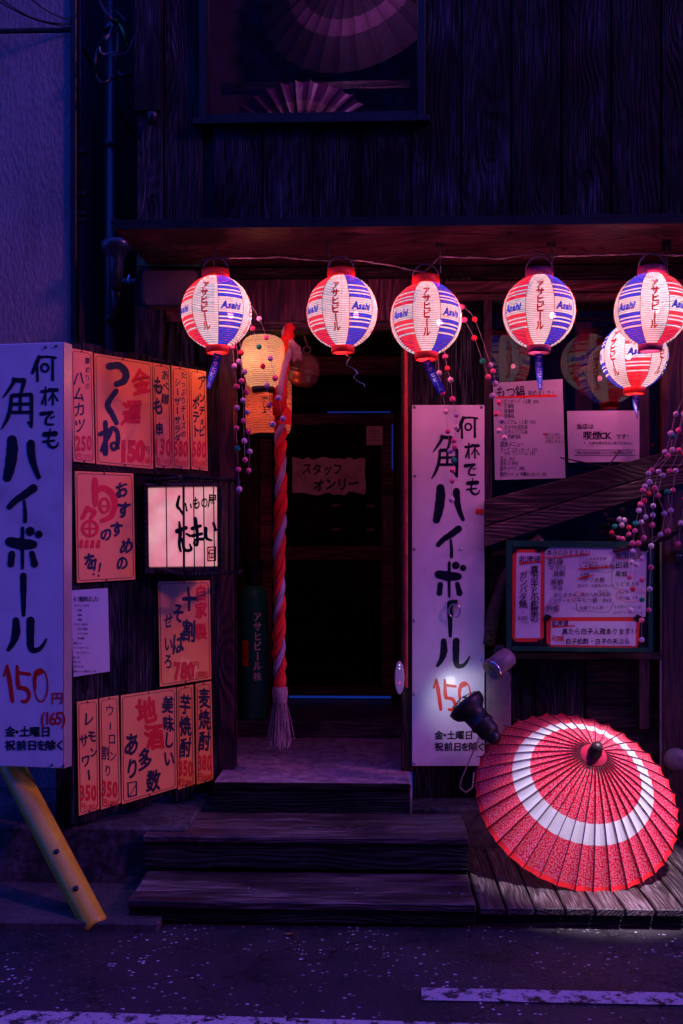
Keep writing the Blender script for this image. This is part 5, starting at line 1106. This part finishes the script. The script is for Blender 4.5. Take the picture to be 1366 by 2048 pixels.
q = MB(); q.lathe(o, [(0, -.05), (.035, -.05), (.047, -.04), (.05, 0), (.052, .085), (.047, .085), (.044, .04), (0, .03)], 24, d); q.build('housing', 'plastic', t)
q = MB(); q.lathe(o, [(.052, .06), (.055, .062), (.055, .07), (.052, .072)], 24, d); q.build('rim', 'steel', t)
q = MB(); q.tube([o-d*.03, P(1003, 1298, -.16), P(1000, 1296, -.1)], .012, 8); q.ball(P(1000, 1300, -.14), .028, 12); q.build('swivel', 'metal', t)
q = MB(); q.tube([P(1018, 1340, -.18), P(1024, 1356, -.15), P(1022, 1368, -.1), P(1026, 1400, -.06), P(1028, 1460, -.05)], .005, 6); q.build('cord', 'cable', t)
pc = thing('downpipe_cover', P(1000, 1470, -.03), 'smooth mauve metal cover strip on the wall beside the clamp lamps', 'cover')
a, c = P(973, 1500, -.03), P(1022, 1345, -.03); boxpart('cover', 'plastic', pc, a.x, c.x, -.035, .012, a.z, c.z, .008)
# ------------------------------------------------------------------ pom-pom strings
B = {'p': 'pink', 'l': 'lav', 'w': 'wht', 'g': 'grn', 'r': 'redfelt'}
pm_mesh = {}
def pom(col, r):
    k = col
    if k not in pm_mesh:
        bm = bmesh.new(); bmesh.ops.create_icosphere(bm, subdivisions=3, radius=1)
        for v in bm.verts: v.co *= 1+random.uniform(-.035, .035)
        me = bpy.data.meshes.new('pom_pom'); bm.to_mesh(me); bm.free(); me.materials.append(M[B[k]]); me.polygons.foreach_set('use_smooth', [True]*len(me.polygons)); pm_mesh[k] = me
    return pm_mesh[k]
def z6(l): return [(440+x/3.595, 620+y/3.595, c) for x, y, c in l]
def zm1(l): return [(760+x/2.254, 490+y/2.254, c) for x, y, c in l]
def zm2(l): return [(800+x/2.413, 790+y/2.413, c) for x, y, c in l]
def zm3(l): return [(970+x/3.449, 1060+y/3.449, c) for x, y, c in l]
def garland(label, beads, Y, head=(), grp='strings of felt pom-poms', tail=10, r=.0132):
    p0 = P(beads[0][0], beads[0][1], Y); t = thing('pom_pom_string', p0, label, 'pom-pom string', grp)
    pts = [P(u, v, Y) for u, v in head]+[P(u, v, Y) for u, v, c in beads]; pts.append(P(beads[-1][0], beads[-1][1]+tail, Y))
    sm = []
    for i in range(len(pts)-1):
        for k in range(4):
            t_ = k/4; a = pts[max(i-1, 0)]; b_ = pts[i]; c_ = pts[i+1]; d_ = pts[min(i+2, len(pts)-1)]
            sm.append(.5*((2*b_)+(c_-a)*t_+(2*a-5*b_+4*c_-d_)*t_*t_+(3*b_-a-3*c_+d_)*t_**3))
    sm.append(pts[-1]); q = MB(); q.tube(sm, .0012, 4); q.build('string', 'cablewhite', t)
    for u, v, c in beads:
        o = bpy.data.objects.new('pom_pom', pom(c, r)); p = P(u, v, Y-.0); link(o, p, t); s = r*random.uniform(.92, 1.08); o.scale = (s, s, s); o.rotation_euler = (random.uniform(0, 3),)*3
garland('leftmost pom-pom string by the door, longest, ending beside the box sign cage', z6([(90, 268, 'p'), (104, 405, 'l'), (120, 550, 'p'), (123, 703, 'l'), (118, 850, 'p'), (125, 997, 'g'), (131, 1147, 'p'), (139, 1290, 'l')]), -.42, [(462, 640)])
garland('pom-pom string ending in a pink ball, left of the orange lantern', z6([(151, 308, 'r'), (155, 510, 'p'), (167, 650, 'l'), (169, 797, 'p'), (175, 942, 'l'), (180, 1078, 'p')]), -.44, [(473, 640)])
garland('pom-pom string with seven balls directly left of the orange lantern', z6([(137, 372, 'l'), (177, 445, 'l'), (190, 590, 'p'), (197, 735, 'l'), (205, 875, 'p'), (213, 1018, 'l'), (206, 1155, 'p')]), -.40, [(470, 670)])
garland('pom-pom string with a green ball crossing the cream lantern', z6([(235, 132, 'p'), (280, 265, 'g'), (308, 405, 'r'), (337, 542, 'l'), (355, 685, 'p'), (377, 822, 'w')]), -.42, [(500, 635)], tail=1)
garland('pom-pom string hanging between the cream lantern and the red rope', z6([(283, 63, 'w'), (333, 198, 'p'), (363, 347, 'l'), (396, 490, 'p'), (422, 632, 'l'), (452, 780, 'l')]), -.45, [(503, 612)], tail=1)
garland('outer arched pom-pom string right of the middle lantern', zm1([(370, 278, 'p'), (427, 335, 'r'), (499, 542, 'l'), (509, 568, 'p'), (519, 625, 'l'), (507, 680, 'l')])+zm2([(478, 35, 'p'), (465, 90, 'p'), (490, 122, 'l'), (477, 172, 'w'), (504, 207, 'w')]), -.35, tail=1)
garland('inner arched pom-pom string with a green ball right of the middle lantern', zm1([(380, 337, 'p'), (425, 420, 'r'), (463, 524, 'g'), (487, 595, 'p')]), -.38, tail=1)
garland('pom-pom string hanging below the middle lantern in front of the white sign, longest', zm1([(294, 503, 'p'), (304, 557, 'r'), (318, 608, 'w'), (327, 695, 'p')])+zm2([(272, 97, 'l'), (272, 157, 'w'), (260, 220, 'p'), (263, 250, 'p'), (260, 315, 'g'), (252, 363, 'p'), (252, 415, 'p'), (249, 505, 'w')]), -.35, [(888, 700)])
garland('short pom-pom string below the middle lantern, nearest the doorway', zm1([(267, 577, 'w'), (281, 665, 'p')])+zm2([(222, 80, 'w'), (231, 175, 'p'), (243, 270, 'l')]), -.33, [(876, 718)], tail=1)
RG = [(zm2([(1332, 92, 'l'), (1307, 186, 'l'), (1278, 275, 'l'), (1200, 378, 'l'), (1182, 440, 'l'), (1173, 460, 'p'), (1160, 528, 'p'), (1153, 557, 'w'), (1137, 620, 'g'), (1134, 655, 'p'), (1122, 715, 'p')])+zm3([(1018, 148, 'l'), (1010, 222, 'w'), (997, 325, 'p'), (975, 412, 'w'), (988, 465, 'l'), (1003, 555, 'w')]), 'leftmost of the long strings at the right edge'),
      (zm2([(1345, 170, 'p'), (1318, 200, 'g'), (1292, 293, 'p'), (1215, 362, 'p'), (1204, 420, 'l'), (1200, 475, 'r'), (1178, 510, 'r'), (1185, 588, 'w'), (1164, 614, 'w'), (1177, 688, 'p'), (1150, 715, 'p')])+zm3([(1045, 240, 'w'), (1020, 408, 'r')]), 'second of the long strings at the right edge, over the board corner'),
      (zm2([(1370, 90, 'l'), (1315, 265, 'l'), (1248, 370, 'l'), (1230, 450, 'p'), (1222, 535, 'w'), (1220, 580, 'l'), (1217, 628, 'p'), (1213, 727, 'w')])+zm3([(1085, 198, 'l'), (1084, 343, 'p'), (1083, 480, 'g'), (1081, 622, 'p'), (1081, 757, 'l')]), 'string reaching lowest, past the lower corner of the green board'),
      (zm2([(1380, 190, 'p'), (1347, 267, 'p'), (1301, 366, 'p'), (1268, 388, 'l'), (1246, 486, 'p'), (1275, 572, 'l'), (1257, 673, 'l')])+zm3([(1147, 110, 'w'), (1145, 257, 'p'), (1135, 407, 'l'), (1130, 553, 'p')]), 'string hanging just right of the green board'),
      (zm2([(1375, 280, 'p'), (1330, 366, 'l'), (1317, 460, 'p'), (1290, 468, 'g'), (1307, 557, 'l'), (1293, 657, 'p')]), 'short string with a green ball over the slanting branch'),
      (zm2([(1385, 420, 'p'), (1375, 500, 'p'), (1355, 618, 'w'), (1342, 718, 'p')]), 'rightmost short string before the slanting branch')]
for i, (bs, lab) in enumerate(RG): garland('pom-pom '+lab, bs, -.30+.02*i, [(1375, 780)], tail=1)
garland('dim pom-pom string behind, low beside the top of the green board', zm2([(1060, 600, 'l'), (1070, 628, 'w'), (1036, 634, 'g'), (1022, 665, 'r'), (1055, 690, 'p')]), -.07, tail=1); garland('dim pom-pom string behind, right of the green ball at the board top', zm2([(1083, 604, 'w'), (1104, 640, 'r'), (1104, 672, 'p'), (1075, 695, 'p')]), -.07, tail=1)
# ------------------------------------------------------------------ paper umbrellas
def wagasa(loc, Cc, R, H, el, az, label, mats, nrib=38, tip=True, grp='oiled paper umbrellas'):
    a = Vector((math.sin(az)*math.cos(el), -math.cos(az)*math.cos(el), math.sin(el))); u = a.cross(Vector((0, 0, 1))).normalized(); v = u.cross(a)
    t = thing('paper_umbrella', loc, label, 'umbrella', grp)
    ap = Cc+a*H
    def pt(ang, s, lift=0):              # s: 0 hub .. 1 rim, slightly bowed ribs
        h = H*(1-s)+.018*math.sin(math.pi*s)
        return Cc+a*(h+lift)+(u*math.cos(ang)+v*math.sin(ang))*(R*s)
    b = MB(); b.uv = []; ss = [.04, .12, .22, .32, .42, .53, .555, .655, .68, .78, .88, .965, 1.0]; sub_ = 4
    idx = {}
    for k in range(nrib*sub_):
        f_ = (k % sub_)/sub_; ang = 2*math.pi*k/(nrib*sub_); sag = math.sin(math.pi*f_)
        for j, s in enumerate(ss):
            s2 = s*(1-.022*sag*s*s) if j > 0 else s
            p = pt(ang, s2, -.018*sag*s+random.uniform(-.0006, .0006)); idx[k, j] = len(b.v); b.v.append(p); b.uv.append((s*math.cos(ang), s*math.sin(ang)))
    n_ = nrib*sub_
    for k in range(n_):
        for j in range(len(ss)-1):
            b.f.append((idx[k, j], idx[(k+1) % n_, j], idx[(k+1) % n_, j+1], idx[k, j+1])); m_ = 1 if .53 <= (ss[j]+ss[j+1])/2 <= .68 else (2 if ss[j] >= .96 else 0); b.m.append(m_); b.smooth.append(False)
    b.build('canopy', mats, t, Cc)
    for k in range(nrib):
        ang = 2*math.pi*k/nrib; q = MB(); e = pt(ang, 1.0, .002); o_ = pt(ang, .93, .003); q.tube([pt(ang, s, .0035) for s in (.03, .2, .4, .6, .8, 1.0)]+[e+(e-o_)*.55], [.0028, .0024, .0022, .002, .002, .0022, .0015], 5); q.build('rib', 'ribs', t)
    if tip:
        q = MB(); q.lathe(ap, [(.0, .052), (.018, .05), (.026, .03), (.03, .0), (.034, -.02), (.03, -.03), (.0, -.03)], 20, a); q.build('hub_cap', 'ribs', t)
        q = MB(); q.lathe(ap, [(.02, .002), (.028, -.006), (.056, -.028), (.058, -.032), (.02, -.012)], 38, a); q.build('hub_paper', 'hubred', t)
        q = MB(); q.tube([ap-a*.03, ap-a*.62], .012, 8); q.build('shaft', 'ribs', t)
        for k in range(0, nrib, 2): q = MB(); ang = 2*math.pi*k/nrib; q.tube([pt(ang, .45, -.006), ap-a*(.20)], .0016, 4); q.build('strut', 'ribs', t)
    return t, a, ap
M['ribs'] = plain('dark_lacquered_bamboo', (.022, .006, .008), .4)
wagasa(Vector((.913, -.5, dz)), Vector((.909, -.458, .402)), .462, .355, .80, .125, 'open red and white flowered paper umbrella leaning on its rim on the deck', ['wr', 'ww', 'wedge'])
cU = P(604, 318, .42)
wagasa(cU, cU+Vector((0, .0, .0)), .46, .12, .12, 0, 'purple paper umbrella seen behind the upstairs window glass', ['pr', 'pw', 'pr'], 34)
L = bpy.data.lights.new('added_room_light', 'POINT'); L.energy = 10; L.color = (.85, .22, .8); L.shadow_soft_size = .08  # lamp added out of view above the window to brighten the upstairs umbrellas
pz = P(720, -90, .45); ul = thing('added_room_lamp', pz, 'added round lamp out of view above the upstairs window, lighting the room', 'lamp'); q = MB(); q.ball(pz, .05, 16); q.build('globe', 'plastic', ul)
link(bpy.data.objects.new('added_room_light', L), pz+Vector((-.05, -.10, -.12)), ul)
cV = P(715, -35, .95)
wagasa(cV, cV, .62, .16, .25, -.3, 'large dim paper umbrella high behind the upstairs window, cut off by the frame', ['curtain', 'roomwall', 'curtain'], 30)
# ------------------------------------------------------------------ yellow guard pole
yp = thing('yellow_guard_tube', ground_z(195, 1858, .0), 'leaning yellow plastic guy-wire guard with two dark bolts at the left kerb', 'guard tube')
p0 = ground_z(193, 1856, .0); p1 = P(-25, 1440, -.42); dirn = (p1-p0).normalized(); q = MB()
q.lathe(p0, [(.0, -.01), (.050, 0), (.052, .01), (.054, .4), (.054, (p1-p0).length)], 22, dirn); q.build('tube', 'yellow', yp)
for u, v in ((131, 1714), (169, 1788)):
    # bolt on the front face of the tube
    best = min((((p0+dirn*s) - CAMP) for s in [i*.01 for i in range(1, 90)]), key=lambda w_: abs((CV-F*w_.z/(w_.x*-SY+w_.y*CY))-v)); c = CAMP+best; f_ = (CAMP-c); f_ -= dirn*f_.dot(dirn); f_.normalize()
    q = MB(); q.lathe(c+f_*.052, [(.012, 0), (.012, .004), (.007, .008), (0, .009)], 12, f_); q.build('bolt', 'black', yp)
tr_ = thing('guy_wire', p1, 'thin guy wire running up inside the yellow guard behind the left sign', 'wire'); q = MB(); q.tube([p0+dirn*.3, p0+dirn*(p1-p0).length*1.5], .006, 6); q.build('strand', 'wire', tr_)
lf = MB(); c = ground_z(578, 1868, .006); lf.face([c+Vector((-.02, 0, 0)), c+Vector((-.004, -.012, .003)), c+Vector((.02, -.002, .006)), c+Vector((.004, .012, .002))]); tag(lf.build('leaf', 'leaf', None, c), 'tiny orange dead leaf on the asphalt before the bottom step', 'leaf')
ap_ = thing('awning_spotlight', (1.6, -1.45, za-.02), 'small spotlight under the awning just past the right edge, lighting the paper umbrella', 'lamp')
so_ = Vector((1.6, -1.45, za-.14)); ad = (Vector((1.04, -.60, .34))-so_).normalized(); q = MB()
q.lathe(so_, [(0, -.06), (.035, -.06), (.045, -.04), (.055, .05), (.05, .05), (.04, .0), (0, -.01)], 20, ad); q.build('housing', 'black', ap_); q = MB(); q.tube([so_-ad*.05, Vector((1.6, -1.45, za)), Vector((1.6, -.74, za+.005))], .01, 6); q.build('arm', 'metal', ap_)
q = MB(); q.lathe(so_, [(0, .03), (.045, .03), (.045, .02)], 20, ad); q.build('bulb', 'lens', ap_)
L = bpy.data.lights.new('spot_beam', 'SPOT'); L.energy = 900; L.color = (1, .80, .98); L.spot_size = math.radians(25); L.spot_blend = .5; L.shadow_soft_size = .03
lo = bpy.data.objects.new('spot_beam', L); link(lo, so_+ad*.06, ap_); lo.rotation_euler = ad.to_track_quat('-Z', 'Y').to_euler()
# the building across the street that shades the low sky
ob = thing('opposite_building', (0, -10.5, 0), 'dark plain building across the street behind the viewer', 'building')
boxpart('wall', 'concrete', ob, -14, 14, -12, -10.5, 0, 11)
